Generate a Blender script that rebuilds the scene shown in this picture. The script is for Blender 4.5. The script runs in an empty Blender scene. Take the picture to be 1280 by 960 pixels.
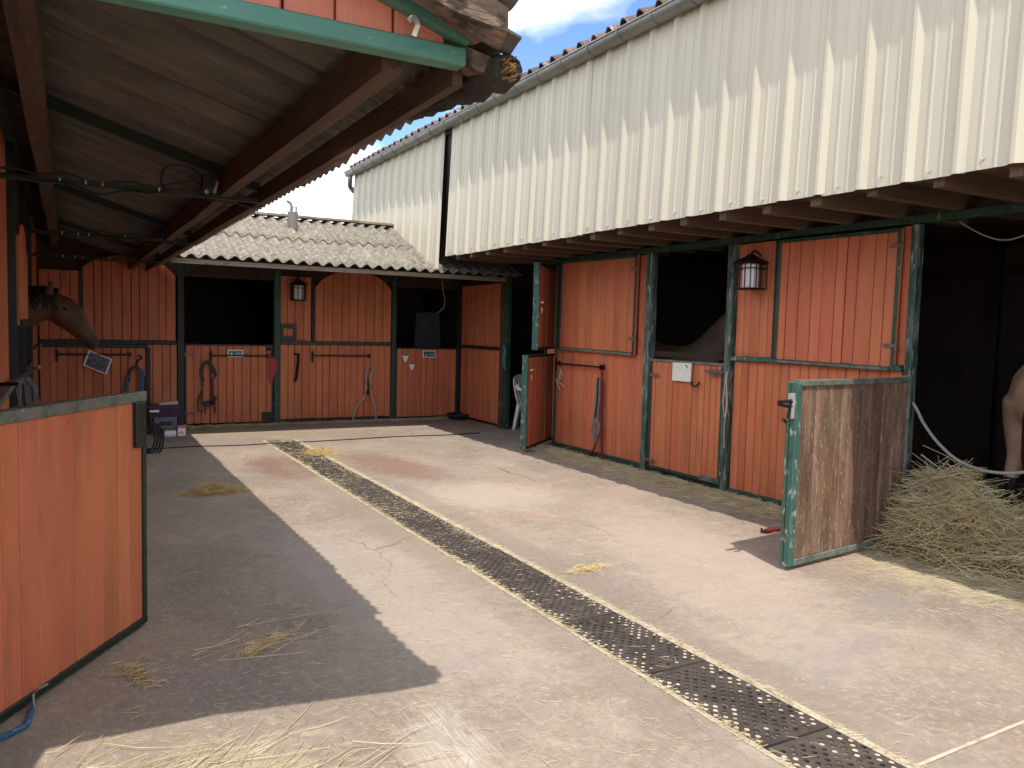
import bpy, bmesh, math, random
import numpy as np
from mathutils import Vector, Matrix, noise

S = bpy.context.scene
COL = S.collection
rnd = random.Random(7)
R = math.radians

# ---------------------------------------------------------------- camera
CAM_H = 1.6
FPX, YAW, PITCH, ROLL = 1000.6, 0.50876, 0.0678, 0.02513
_cy, _sy = math.cos(YAW), math.sin(YAW)
_fw = Vector((_sy*math.cos(PITCH), _cy*math.cos(PITCH), -math.sin(PITCH)))
_rt = Vector((_cy, -_sy, 0)); _up = _rt.cross(_fw)
_r = math.cos(ROLL)*_rt + math.sin(ROLL)*_up
_u = -math.sin(ROLL)*_rt + math.cos(ROLL)*_up
cd = bpy.data.cameras.new('camera'); cam = bpy.data.objects.new('camera', cd); COL.objects.link(cam)
cd.sensor_width = 36; cd.lens = 36*FPX/1280; cd.clip_start = 0.05; cd.clip_end = 2000
cam.matrix_world = Matrix(((_r.x, _u.x, -_fw.x, 0), (_r.y, _u.y, -_fw.y, 0), (_r.z, _u.z, -_fw.z, CAM_H), (0, 0, 0, 1)))
S.camera = cam

def ray(x, y): return (x-640)/FPX*_r - (y-480)/FPX*_u + _fw
def atz(x, y, z=0.0):
    d = ray(x, y); return Vector((0, 0, CAM_H)) + d*((z-CAM_H)/d.z)
def atx(x, y, X):
    d = ray(x, y); return Vector((0, 0, CAM_H)) + d*(X/d.x)
def aty(x, y, Y):
    d = ray(x, y); return Vector((0, 0, CAM_H)) + d*(Y/d.y)

# ---------------------------------------------------------------- light
SUN_DIR = Vector((0.135, 0.50, -1.0)).normalized()          # the way the light travels
sd = bpy.data.lights.new('sun', 'SUN'); sun = bpy.data.objects.new('sun', sd); COL.objects.link(sun)
sd.energy = 2.0; sd.angle = R(0.53); sd.color = (1.0, 0.94, 0.85)
sun.rotation_euler = SUN_DIR.to_track_quat('-Z', 'Y').to_euler()
W = bpy.data.worlds.new('World'); S.world = W; W.use_nodes = True
def build_world():
    nt = W.node_tree; N = nt.nodes; L = nt.links
    bg = N['Background']; bg.inputs[1].default_value = 0.15
    sky = N.new('ShaderNodeTexSky'); sky.sky_type = 'NISHITA'; sky.sun_disc = False
    sky.sun_elevation = math.asin(-SUN_DIR.z); sky.sun_rotation = math.atan2(-SUN_DIR.x, -SUN_DIR.y) % (2*math.pi)
    sky.altitude = 2500; sky.air_density = 0.85; sky.dust_density = 0.1; sky.ozone_density = 5.0
    tc = N.new('ShaderNodeTexCoord'); mp = N.new('ShaderNodeMapping')
    mp.inputs['Scale'].default_value = (1.0, 1.0, 2.2); mp.inputs['Location'].default_value = (6.43, 8.29, 3.55)
    nz = N.new('ShaderNodeTexNoise'); nz.inputs['Scale'].default_value = 2.6; nz.inputs['Detail'].default_value = 7; nz.inputs['Roughness'].default_value = 0.5
    rp = N.new('ShaderNodeValToRGB'); rp.color_ramp.elements[0].position = 0.40; rp.color_ramp.elements[1].position = 0.54
    mx = N.new('ShaderNodeMix'); mx.data_type = 'RGBA'
    mx.inputs['B'].default_value = (6.0, 6.1, 6.3, 1)
    L.new(tc.outputs['Generated'], mp.inputs[0]); L.new(mp.outputs[0], nz.inputs['Vector']); L.new(nz.outputs['Fac'], rp.inputs[0])
    L.new(rp.outputs[0], mx.inputs['Factor']); L.new(sky.outputs[0], mx.inputs['A']); L.new(mx.outputs['Result'], bg.inputs[0])
build_world()
S.view_settings.view_transform = 'Standard'; S.view_settings.look = 'None'
S.view_settings.exposure = 1.2; S.view_settings.gamma = 1.0
S.render.engine = 'CYCLES'; S.cycles.max_bounces = 8; S.cycles.diffuse_bounces = 5

# ---------------------------------------------------------------- materials
def material(name, cols, scale=(3, 3, 3), rough=0.7, bump=0.15, bscale=None, var=0.18, layers=(), detail=6, metal=0.0, spec=0.35, hue=0.0, bdist=0.01):
    """cols: ramp of base colours; layers: (colour, noise scale vec, lo, hi, strength)"""
    m = bpy.data.materials.new(name); m.use_nodes = True
    nt = m.node_tree; N = nt.nodes; L = nt.links
    b = N['Principled BSDF']; b.inputs['Roughness'].default_value = rough; b.inputs['Metallic'].default_value = metal
    b.inputs['Specular IOR Level'].default_value = spec
    geo = N.new('ShaderNodeNewGeometry'); oi = N.new('ShaderNodeObjectInfo')
    off = N.new('ShaderNodeVectorMath'); off.operation = 'MULTIPLY_ADD'; off.inputs[1].default_value = (17.3, 9.1, 5.7)
    L.new(oi.outputs['Random'], off.inputs[0]); L.new(geo.outputs['Position'], off.inputs[2])
    def nz(sc, det=detail, rg=0.6):
        mp = N.new('ShaderNodeMapping'); mp.inputs['Scale'].default_value = sc
        n = N.new('ShaderNodeTexNoise'); n.inputs['Scale'].default_value = 1; n.inputs['Detail'].default_value = det; n.inputs['Roughness'].default_value = rg
        L.new(off.outputs[0], mp.inputs[0]); L.new(mp.outputs[0], n.inputs['Vector']); return n.outputs['Fac']
    n0 = nz(scale); rp = N.new('ShaderNodeValToRGB')
    els = rp.color_ramp.elements
    while len(els) < len(cols): els.new(0.5)
    for i, c in enumerate(cols):
        els[i].position = 0.3 + 0.4*i/max(1, len(cols)-1); els[i].color = (*c, 1)
    L.new(n0, rp.inputs[0]); out = rp.outputs[0]
    for c, sc, lo, hi, st in layers:
        n1 = nz(sc, 5, 0.65); mr = N.new('ShaderNodeMapRange'); mr.inputs[1].default_value = lo; mr.inputs[2].default_value = hi; mr.inputs[4].default_value = st
        L.new(n1, mr.inputs[0]); mx = N.new('ShaderNodeMix'); mx.data_type = 'RGBA'; mx.inputs['B'].default_value = (*c, 1)
        L.new(mr.outputs[0], mx.inputs['Factor']); L.new(out, mx.inputs['A']); out = mx.outputs['Result']
    if var or hue:
        hs = N.new('ShaderNodeHueSaturation'); mr = N.new('ShaderNodeMapRange'); mr.inputs[3].default_value = 1-var; mr.inputs[4].default_value = 1+var
        L.new(oi.outputs['Random'], mr.inputs[0]); L.new(mr.outputs[0], hs.inputs['Value'])
        if hue:
            m2 = N.new('ShaderNodeMapRange'); m2.inputs[3].default_value = 0.5-hue; m2.inputs[4].default_value = 0.5+hue
            fr = N.new('ShaderNodeMath'); fr.operation = 'FRACT'; ml = N.new('ShaderNodeMath'); ml.operation = 'MULTIPLY'; ml.inputs[1].default_value = 7.31
            L.new(oi.outputs['Random'], ml.inputs[0]); L.new(ml.outputs[0], fr.inputs[0]); L.new(fr.outputs[0], m2.inputs[0]); L.new(m2.outputs[0], hs.inputs['Hue'])
        L.new(out, hs.inputs['Color']); out = hs.outputs[0]
    L.new(out, b.inputs['Base Color'])
    if bump:
        bp = N.new('ShaderNodeBump'); bp.inputs['Strength'].default_value = bump; bp.inputs['Distance'].default_value = bdist
        L.new(nz(bscale or tuple(4*s for s in scale), 5, 0.6), bp.inputs['Height']); L.new(bp.outputs[0], b.inputs['Normal'])
    return m

RED_L = [((0.60, 0.28, 0.17), (30, 30, 12), 0.62, 0.72, 0.55), ((0.20, 0.065, 0.035), (5, 5, 1.3), 0.52, 0.76, 0.5), ((0.14, 0.05, 0.03), (16, 16, 9), 0.68, 0.74, 0.7), ((0.70, 0.55, 0.45), (70, 70, 45), 0.70, 0.73, 0.85)]
M = {}
M['red'] = material('red_paint', [(0.49, 0.140, 0.060), (0.55, 0.162, 0.072), (0.59, 0.182, 0.085)], (9, 9, 1.0), 0.55, 0.3, (70, 70, 7), 0.10, RED_L, hue=0.005)
M['redback'] = material('red_backing', [(0.10, 0.025, 0.012), (0.13, 0.03, 0.015)], (5, 5, 1), 0.8, 0.1)
M['salmon'] = material('pale_red_paint', [(0.58, 0.19, 0.115), (0.65, 0.225, 0.14)], (6, 6, 1.5), 0.6, 0.4, (40, 40, 9), 0.07, RED_L)  # lighter, pinker red for the gable boards
M['green'] = material('green_paint', [(0.017, 0.046, 0.029), (0.028, 0.066, 0.045)], (5, 5, 3), 0.45, 0.2, (50, 50, 30), 0.2, [((0.20, 0.24, 0.22), (22, 22, 9), 0.60, 0.68, 0.7), ((0.30, 0.31, 0.30), (50, 50, 20), 0.68, 0.72, 0.8), ((0.09, 0.05, 0.03), (35, 35, 20), 0.69, 0.74, 0.7)])
M['postgreen'] = material('weathered_green_post', [(0.018, 0.048, 0.030), (0.030, 0.070, 0.047)], (5, 5, 3), 0.5, 0.25, (50, 50, 30), 0.15, [((0.16, 0.19, 0.175), (16, 16, 2.2), 0.46, 0.58, 0.7), ((0.34, 0.35, 0.33), (34, 34, 6), 0.56, 0.63, 0.85), ((0.09, 0.05, 0.03), (30, 30, 12), 0.66, 0.74, 0.7)])
M['greenworn'] = material('worn_green_paint', [(0.115, 0.125, 0.10), (0.20, 0.205, 0.175)], (8, 8, 6), 0.5, 0.2, (50, 50, 30), 0.1, [((0.045, 0.085, 0.065), (14, 14, 10), 0.50, 0.60, 0.7), ((0.36, 0.36, 0.34), (40, 40, 30), 0.62, 0.68, 0.9)])
M['mint'] = material('bright_green_paint', [(0.038, 0.098, 0.074), (0.055, 0.13, 0.10)], (6, 6, 5), 0.45, 0.2, (60, 60, 40), 0.1, [((0.34, 0.36, 0.33), (25, 25, 14), 0.56, 0.62, 0.85), ((0.02, 0.06, 0.04), (12, 12, 8), 0.6, 0.7, 0.6)])
M['gablegreen'] = material('mint_paint', [(0.065, 0.185, 0.135), (0.085, 0.225, 0.165)], (4, 9, 9), 0.5, 0.2, (40, 60, 60), 0.06, [((0.28, 0.33, 0.28), (18, 30, 30), 0.62, 0.68, 0.7), ((0.03, 0.12, 0.08), (6, 14, 14), 0.58, 0.72, 0.6)])
M['dark'] = material('dark_green_steel', [(0.010, 0.018, 0.014), (0.017, 0.028, 0.021)], (8, 8, 8), 0.5, 0.1, None, 0.15, [((0.08, 0.05, 0.035), (20, 20, 20), 0.62, 0.72, 0.6)])
M['iron'] = material('black_iron', [(0.012, 0.010, 0.010), (0.028, 0.02, 0.017)], (20, 20, 20), 0.5, 0.2, None, 0.1, [((0.09, 0.04, 0.022), (30, 30, 30), 0.6, 0.7, 0.6)], metal=0.3)
M['rust'] = material('rusty_steel', [(0.16, 0.12, 0.10), (0.22, 0.18, 0.16)], (25, 25, 25), 0.6, 0.3, None, 0.1, [((0.17, 0.07, 0.03), (40, 40, 40), 0.5, 0.62, 0.8)], metal=0.4)
M['raw'] = material('raw_door_wood', [(0.08, 0.044, 0.027), (0.155, 0.092, 0.058), (0.25, 0.16, 0.107)], (13, 13, 1.3), 0.75, 0.7, (90, 90, 7), 0.20,
    [((0.34, 0.24, 0.15), (14, 14, 5), 0.55, 0.70, 0.6), ((0.24, 0.095, 0.052), (2.5, 2.5, 1.5), 0.54, 0.70, 0.5), ((0.07, 0.045, 0.03), (40, 40, 3), 0.61, 0.72, 0.7), ((0.46, 0.36, 0.24), (60, 60, 22), 0.58, 0.66, 0.6), ((0.48, 0.38, 0.22), (9, 9, 3.2), 0.68, 0.73, 0.7)])
M['beam'] = material('brown_beam_wood', [(0.052, 0.030, 0.021), (0.085, 0.047, 0.031), (0.115, 0.068, 0.045)], (14, 1.2, 14), 0.75, 0.5, (80, 6, 80), 0.12, [((0.26, 0.15, 0.08), (8, 1.5, 8), 0.58, 0.7, 0.6), ((0.03, 0.016, 0.010), (20, 2, 20), 0.58, 0.7, 0.7)])
M['joist'] = material('joist_wood', [(0.085, 0.052, 0.033), (0.125, 0.078, 0.050)], (1.2, 14, 14), 0.8, 0.4, (6, 70, 70), 0.18, [((0.06, 0.03, 0.018), (2, 20, 20), 0.56, 0.72, 0.7), ((0.20, 0.16, 0.12), (3, 12, 12), 0.62, 0.72, 0.4)])
M['rotten'] = material('rotten_wood', [(0.07, 0.05, 0.037), (0.17, 0.115, 0.078), (0.27, 0.20, 0.145)], (3, 14, 14), 0.9, 0.9, (10, 60, 60), 0.1, [((0.025, 0.018, 0.014), (10, 14, 14), 0.5, 0.62, 0.85), ((0.30, 0.15, 0.06), (9, 14, 14), 0.62, 0.7, 0.6)], bdist=0.02)
M['bark'] = material('dark_bark', [(0.025, 0.02, 0.016), (0.07, 0.055, 0.04)], (20, 6, 20), 0.9, 1.0, (60, 20, 60), 0.1, [((0.10, 0.12, 0.05), (18, 18, 18), 0.58, 0.68, 0.6)], bdist=0.03)
M['split'] = material('split_wood', [(0.16, 0.085, 0.04), (0.42, 0.24, 0.095)], (30, 30, 30), 0.8, 0.8, None, 0.05)
M['drywood'] = material('grey_dry_wood', [(0.20, 0.155, 0.11), (0.30, 0.24, 0.175)], (2, 20, 20), 0.85, 0.4, (6, 70, 70), 0.12, [((0.10, 0.065, 0.045), (5, 20, 20), 0.55, 0.7, 0.7)])
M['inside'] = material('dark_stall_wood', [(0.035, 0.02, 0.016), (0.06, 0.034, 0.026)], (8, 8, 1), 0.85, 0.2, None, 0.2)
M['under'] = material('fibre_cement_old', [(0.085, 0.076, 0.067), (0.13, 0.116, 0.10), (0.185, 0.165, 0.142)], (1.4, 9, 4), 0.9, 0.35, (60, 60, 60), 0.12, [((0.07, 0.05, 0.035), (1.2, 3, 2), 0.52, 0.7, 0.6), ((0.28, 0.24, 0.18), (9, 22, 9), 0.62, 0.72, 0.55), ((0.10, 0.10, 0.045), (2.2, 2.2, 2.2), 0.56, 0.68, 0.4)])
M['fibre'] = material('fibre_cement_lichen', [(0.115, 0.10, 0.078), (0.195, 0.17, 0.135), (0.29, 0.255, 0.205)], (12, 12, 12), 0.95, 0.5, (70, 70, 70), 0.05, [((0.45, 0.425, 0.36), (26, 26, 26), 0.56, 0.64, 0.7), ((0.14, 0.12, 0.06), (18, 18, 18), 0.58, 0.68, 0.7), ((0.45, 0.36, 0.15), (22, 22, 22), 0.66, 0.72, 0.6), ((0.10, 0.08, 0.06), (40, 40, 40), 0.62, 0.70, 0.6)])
M['clad'] = material('beige_steel', [(0.525, 0.475, 0.358), (0.57, 0.52, 0.398)], (1.5, 1.5, 0.5), 0.42, 0.0, None, 0.035, [((0.36, 0.31, 0.23), (11, 11, 0.35), 0.56, 0.80, 0.3), ((0.10, 0.07, 0.05), (22, 22, 9), 0.74, 0.77, 0.8), ((0.38, 0.34, 0.27), (2.5, 2.5, 1.5), 0.55, 0.8, 0.3)], spec=0.4)
M['zinc'] = material('zinc', [(0.21, 0.215, 0.20), (0.29, 0.29, 0.27)], (6, 2, 6), 0.42, 0.1, None, 0.05, [((0.13, 0.125, 0.115), (10, 4, 10), 0.52, 0.7, 0.6)], metal=0.55)
M['tile'] = material('clay_tile', [(0.09, 0.055, 0.045), (0.16, 0.09, 0.07)], (9, 9, 9), 0.7, 0.3, None, 0.28, [((0.5, 0.42, 0.36), (16, 16, 16), 0.55, 0.66, 0.6), ((0.06, 0.05, 0.04), (14, 14, 14), 0.58, 0.7, 0.7)])
M['rubber'] = material('black_rubber', [(0.045, 0.034, 0.028), (0.085, 0.066, 0.054)], (14, 14, 14), 0.75, 0.3, (60, 60, 60), 0.12, [((0.18, 0.14, 0.10), (9, 9, 9), 0.55, 0.75, 0.45), ((0.025, 0.018, 0.016), (3, 2, 3), 0.5, 0.65, 0.6)])
M['dust'] = material('straw_dust', [(0.40, 0.335, 0.235), (0.58, 0.505, 0.38)], (20, 20, 20), 0.95, 0.5, (90, 90, 90), 0.1, [((0.28, 0.2, 0.13), (9, 9, 9), 0.5, 0.66, 0.7)])
M['void'] = material('near_black_channel', [(0.012, 0.009, 0.008), (0.03, 0.022, 0.02)], (10, 10, 10), 0.6, 0.2)  # near-black floor colour below the mat holes
M['dustgrey'] = material('grey_dust', [(0.09, 0.07, 0.058), (0.22, 0.185, 0.15)], (18, 18, 18), 0.95, 0.4)
M['straw'] = material('straw', [(0.40, 0.31, 0.16), (0.60, 0.50, 0.30), (0.74, 0.66, 0.45)], (7, 7, 7), 0.75, 0.0, None, 0.0)
M['hay'] = material('hay', [(0.50, 0.335, 0.125), (0.70, 0.52, 0.235), (0.86, 0.70, 0.40)], (9, 9, 9), 0.8, 0.0, None, 0.0)
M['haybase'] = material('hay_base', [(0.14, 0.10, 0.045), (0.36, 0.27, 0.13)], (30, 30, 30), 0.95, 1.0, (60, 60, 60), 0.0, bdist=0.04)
M['goldhay'] = material('golden_straw', [(0.34, 0.21, 0.06), (0.55, 0.38, 0.13), (0.68, 0.52, 0.24)], (12, 12, 12), 0.8, 0.0, None, 0.0)
M['bed'] = material('stall_bedding', [(0.085, 0.06, 0.035), (0.16, 0.115, 0.065)], (8, 8, 8), 0.95, 1.0, (40, 40, 40), 0.0, bdist=0.05)
M['white'] = material('white_plastic', [(0.74, 0.74, 0.73), (0.8, 0.8, 0.78)], (8, 8, 8), 0.4, 0.0, None, 0.03)
M['paper'] = material('white_paper', [(0.70, 0.72, 0.60), (0.78, 0.78, 0.68)], (12, 12, 12), 0.8, 0.05, None, 0.0, [((0.55, 0.66, 0.50), (28, 28, 70), 0.52, 0.6, 0.6), ((0.62, 0.45, 0.40), (20, 20, 14), 0.62, 0.7, 0.5)])
M['ink'] = material('black_print', [(0.012, 0.012, 0.014), (0.03, 0.03, 0.03)], (8, 8, 8), 0.5, 0.0)
M['photo'] = material('dark_photo_print', [(0.015, 0.017, 0.022), (0.10, 0.10, 0.11)], (16, 16, 16), 0.35, 0.0, None, 0.0, [((0.28, 0.27, 0.27), (24, 24, 24), 0.58, 0.66, 0.8)])
M['teal'] = material('teal_plate', [(0.03, 0.10, 0.12), (0.05, 0.16, 0.18)], (40, 40, 20), 0.4, 0.0)
M['purple'] = material('purple_plastic', [(0.050, 0.014, 0.050), (0.065, 0.02, 0.062)], (8, 8, 8), 0.45, 0.0)
M['greyplastic'] = material('grey_plastic', [(0.10, 0.12, 0.15), (0.13, 0.15, 0.18)], (8, 8, 8), 0.45, 0.0)
M['pink'] = material('pink_card', [(0.45, 0.13, 0.16), (0.5, 0.17, 0.2)], (8, 8, 8), 0.6, 0.0)
M['leather'] = material('dark_leather', [(0.014, 0.008, 0.008), (0.035, 0.02, 0.018)], (20, 20, 20), 0.5, 0.3)
M['rope'] = material('tan_rope', [(0.42, 0.33, 0.24), (0.55, 0.45, 0.34)], (60, 60, 60), 0.85, 0.5, (200, 200, 200))
M['greyrope'] = material('pale_grey_rope', [(0.22, 0.21, 0.185), (0.30, 0.29, 0.255)], (50, 50, 50), 0.85, 0.4, (200, 200, 200))
M['redrope'] = material('dark_red_rope', [(0.13, 0.012, 0.016), (0.19, 0.02, 0.024)], (50, 50, 50), 0.8, 0.4, (200, 200, 200))
M['redweb'] = material('red_webbing', [(0.30, 0.035, 0.035), (0.38, 0.05, 0.05)], (40, 40, 40), 0.75, 0.2)
M['blueweb'] = material('blue_webbing', [(0.02, 0.07, 0.15), (0.05, 0.14, 0.25)], (40, 40, 40), 0.75, 0.2, None, 0.0, [((0.35, 0.4, 0.45), (60, 60, 60), 0.58, 0.64, 0.8)])
M['tealweb'] = material('teal_webbing', [(0.03, 0.14, 0.15), (0.06, 0.22, 0.23)], (40, 40, 40), 0.75, 0.2)
M['greyweb'] = material('grey_webbing', [(0.12, 0.12, 0.13), (0.26, 0.25, 0.25)], (40, 40, 40), 0.75, 0.2)
M['cable'] = material('black_cable', [(0.010, 0.010, 0.011), (0.02, 0.02, 0.02)], (8, 8, 8), 0.5, 0.0)
M['clip'] = material('pale_metal', [(0.55, 0.55, 0.53), (0.62, 0.62, 0.6)], (8, 8, 8), 0.35, 0.0, metal=0.5)
M['blackrub'] = material('black_bucket_rubber', [(0.008, 0.011, 0.016), (0.016, 0.02, 0.026)], (8, 8, 8), 0.5, 0.1)
M['chestnut'] = material('chestnut_coat', [(0.05, 0.019, 0.009), (0.085, 0.033, 0.015), (0.13, 0.055, 0.025)], (4, 4, 4), 0.55, 0.15, (120, 120, 120), 0.0)
M['baycoat'] = material('tan_bay_coat', [(0.27, 0.155, 0.095), (0.34, 0.205, 0.13), (0.40, 0.25, 0.165)], (4, 4, 4), 0.55, 0.12, (120, 120, 120), 0.0)
M['mane'] = material('dark_mane', [(0.012, 0.008, 0.006), (0.03, 0.02, 0.015)], (40, 40, 10), 0.6, 0.6, (120, 120, 30))
M['muzzle'] = material('dark_muzzle', [(0.02, 0.014, 0.012), (0.04, 0.028, 0.024)], (20, 20, 20), 0.6, 0.2)
M['eye'] = material('dark_eye', [(0.005, 0.004, 0.004), (0.01, 0.007, 0.006)], (8, 8, 8), 0.1, 0.0)
M['brushed'] = material('grey_tank_metal', [(0.17, 0.145, 0.13), (0.24, 0.20, 0.18)], (10, 10, 4), 0.5, 0.1, None, 0.0, metal=0.2)
M['tarp'] = material('grey_tarpaulin', [(0.028, 0.03, 0.033), (0.06, 0.062, 0.066)], (8, 8, 3), 0.7, 0.3)
def glass_mat():
    m = bpy.data.materials.new('frosted_glass'); m.use_nodes = True; b = m.node_tree.nodes['Principled BSDF']
    b.inputs['Base Color'].default_value = (0.86, 0.85, 0.83, 1); b.inputs['Roughness'].default_value = 0.25
    b.inputs['Transmission Weight'].default_value = 0.1
    return m
M['glass'] = glass_mat()

def concrete_mat():
    m = bpy.data.materials.new('yard_concrete'); m.use_nodes = True
    nt = m.node_tree; N = nt.nodes; L = nt.links; b = N['Principled BSDF']
    b.inputs['Roughness'].default_value = 0.85; b.inputs['Specular IOR Level'].default_value = 0.25
    geo = N.new('ShaderNodeNewGeometry'); P = geo.outputs['Position']
    def nz(sc, det=8, rg=0.6, dist=0.0, loc=(0, 0, 0)):
        mp = N.new('ShaderNodeMapping'); mp.inputs['Scale'].default_value = sc; mp.inputs['Location'].default_value = loc
        n = N.new('ShaderNodeTexNoise'); n.inputs['Scale'].default_value = 1; n.inputs['Detail'].default_value = det; n.inputs['Roughness'].default_value = rg; n.inputs['Distortion'].default_value = dist
        L.new(P, mp.inputs[0]); L.new(mp.outputs[0], n.inputs['Vector']); return n.outputs['Fac']
    def mrange(s, lo, hi, a=0.0, c=1.0):
        r = N.new('ShaderNodeMapRange'); r.inputs[1].default_value = lo; r.inputs[2].default_value = hi; r.inputs[3].default_value = a; r.inputs[4].default_value = c
        L.new(s, r.inputs[0]); return r.outputs[0]
    def mix(fac, A, B):
        x = N.new('ShaderNodeMix'); x.data_type = 'RGBA'; L.new(fac, x.inputs['Factor'])
        if isinstance(A, tuple): x.inputs['A'].default_value = (*A, 1)
        else: L.new(A, x.inputs['A'])
        if isinstance(B, tuple): x.inputs['B'].default_value = (*B, 1)
        else: L.new(B, x.inputs['B'])
        return x.outputs['Result']
    def mul(a, c):
        x = N.new('ShaderNodeMath'); x.operation = 'MULTIPLY'; L.new(a, x.inputs[0])
        if isinstance(c, (int, float)): x.inputs[1].default_value = c
        else: L.new(c, x.inputs[1])
        return x.outputs[0]
    base = mix(mrange(nz((0.9, 0.9, 1), 9, 0.62, 0.6), 0.36, 0.64), (0.232, 0.184, 0.140), (0.335, 0.269, 0.205))
    base = mix(mrange(nz((2.2, 2.2, 1), 9, 0.7, 1.2, (3, 1, 0)), 0.50, 0.66, 0, 0.45), base, (0.43, 0.36, 0.275))
    base = mix(mrange(nz((1.6, 1.0, 1), 8, 0.65, 0.8, (7, 2, 0)), 0.52, 0.66, 0, 0.7), base, (0.25, 0.21, 0.18))
    base = mix(mrange(nz((0.55, 0.55, 1), 6, 0.6, 0.5, (1, 9, 0)), 0.5, 0.66, 0, 0.45), base, (0.41, 0.28, 0.21))
    base = mix(mrange(nz((26, 20, 1), 8, 0.75), 0.50, 0.64, 0, 0.6), base, (0.44, 0.375, 0.30))
    base = mix(mrange(nz((90, 60, 1), 4, 0.7, 0, (8, 3, 0)), 0.52, 0.66, 0, 0.5), base, (0.22, 0.17, 0.145))
    base = mix(mrange(nz((7, 11, 1), 9, 0.75, 1.0, (2, 6, 0)), 0.52, 0.68, 0, 0.5), base, (0.22, 0.18, 0.145))
    base = mix(mrange(nz((40, 17, 1), 6, 0.75, 0, (4, 4, 0)), 0.56, 0.68, 0, 0.7), base, (0.17, 0.13, 0.11))
    base = mix(mrange(nz((9, 60, 1), 3, 0.6, 1.5, (2, 7, 0)), 0.66, 0.72, 0, 0.55), base, (0.58, 0.50, 0.36))
    base = mix(mrange(nz((60, 9, 1), 3, 0.6, 1.5, (5, 3, 0)), 0.665, 0.72, 0, 0.55), base, (0.58, 0.50, 0.36))
    base = mix(mrange(nz((5, 2.2, 1), 9, 0.8, 2.5, (11, 5, 0)), 0.55, 0.66, 0, 0.6), base, (0.20, 0.165, 0.138))
    base = mix(mrange(nz((1.3, 4.5, 1), 9, 0.8, 3.0, (1, 15, 0)), 0.56, 0.66, 0, 0.4), base, (0.43, 0.365, 0.29))
    base = mix(mrange(nz((150, 150, 1), 2, 0.6, 0, (3, 9, 0)), 0.62, 0.70, 0, 0.7), base, (0.12, 0.095, 0.08))
    vo = N.new('ShaderNodeTexVoronoi'); vo.feature = 'DISTANCE_TO_EDGE'; vo.inputs['Scale'].default_value = 0.42
    wv = N.new('ShaderNodeTexNoise'); wv.inputs['Scale'].default_value = 2.3; wv.inputs['Detail'].default_value = 6
    va = N.new('ShaderNodeVectorMath'); va.operation = 'MULTIPLY_ADD'; va.inputs[1].default_value = (0.35, 0.35, 0); L.new(P, wv.inputs['Vector']); L.new(wv.outputs['Color'], va.inputs[0]); L.new(P, va.inputs[2]); L.new(va.outputs[0], vo.inputs['Vector'])
    base = mix(mul(mrange(vo.outputs['Distance'], 0.0028, 0.0008), mrange(nz((0.7, 0.7, 1), 3, 0.5, 0, (6, 6, 0)), 0.48, 0.56, 0, 0.75)), base, (0.10, 0.08, 0.066))
    # marks with a shape of their own: (centre, half size, rotation deg, colour, strength)
    for (cx, cy, rx, ry, an, col, st, br) in [
        (2.12, 9.0, 0.42, 1.0, 0, (0.20, 0.115, 0.085), 0.85, 0.55), (3.25, 8.7, 0.5, 1.15, 8, (0.21, 0.125, 0.09), 0.8, 0.55),
        (3.55, 6.75, 0.75, 0.8, 20, (0.48, 0.40, 0.31), 0.45, 0.6), (1.23, 2.55, 0.16, 0.62, -12, (0.48, 0.43, 0.36), 0.4, 0.9),
        (5.25, 3.2, 0.45, 0.9, 0, (0.48, 0.40, 0.25), 0.5, 1.3), (5.62, 6.9, 0.34, 2.6, 0, (0.42, 0.34, 0.19), 0.85, 0.6), (2.20, 5.5, 0.16, 5.5, 0, (0.24, 0.19, 0.15), 0.55, 0.8), (2.90, 5.5, 0.15, 5.5, 0, (0.24, 0.19, 0.15), 0.5, 0.8), (0.3, 2.75, 0.6, 0.35, 25, (0.50, 0.42, 0.29), 0.5, 1.1),
        (4.3, 3.05, 0.3, 0.18, 30, (0.25, 0.22, 0.20), 0.6, 0.6), (3.45, 2.7, 0.55, 0.25, 20, (0.26, 0.23, 0.21), 0.5, 0.7), 
        (3.0, 12.2, 2.6, 0.5, 0, (0.34, 0.27, 0.19), 0.6, 0.5), (1.7, 4.6, 0.55, 1.9, 6, (0.40, 0.345, 0.30), 0.45, 0.7), (3.9, 4.2, 0.7, 2.0, -20, (0.46, 0.36, 0.29), 0.5, 0.6)]:
        mp = N.new('ShaderNodeMapping'); mp.vector_type = 'TEXTURE'
        mp.inputs['Location'].default_value = (cx, cy, 0); mp.inputs['Rotation'].default_value = (0, 0, R(an)); mp.inputs['Scale'].default_value = (rx, ry, 1)
        L.new(P, mp.inputs[0]); ln = N.new('ShaderNodeVectorMath'); ln.operation = 'LENGTH'; L.new(mp.outputs[0], ln.inputs[0])
        wob = N.new('ShaderNodeMath'); wob.operation = 'MULTIPLY_ADD'; wob.inputs[1].default_value = 2.6*br; L.new(nz((5, 8, 1), 8, 0.75, 0.8, (cx, cy, 0)), wob.inputs[0]); L.new(ln.outputs['Value'], wob.inputs[2])
        off = 1.3*br
        base = mix(mrange(wob.outputs[0], 1.05+off, 0.55+off, 0, st), base, col)
    # whitish brush marks in front of the shade
    mp = N.new('ShaderNodeMapping'); mp.vector_type = 'TEXTURE'; mp.inputs['Location'].default_value = (1.22, 2.55, 0); mp.inputs['Rotation'].default_value = (0, 0, R(-14)); mp.inputs['Scale'].default_value = (0.24, 0.75, 1)
    L.new(P, mp.inputs[0]); ln = N.new('ShaderNodeVectorMath'); ln.operation = 'LENGTH'; L.new(mp.outputs[0], ln.inputs[0])
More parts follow.
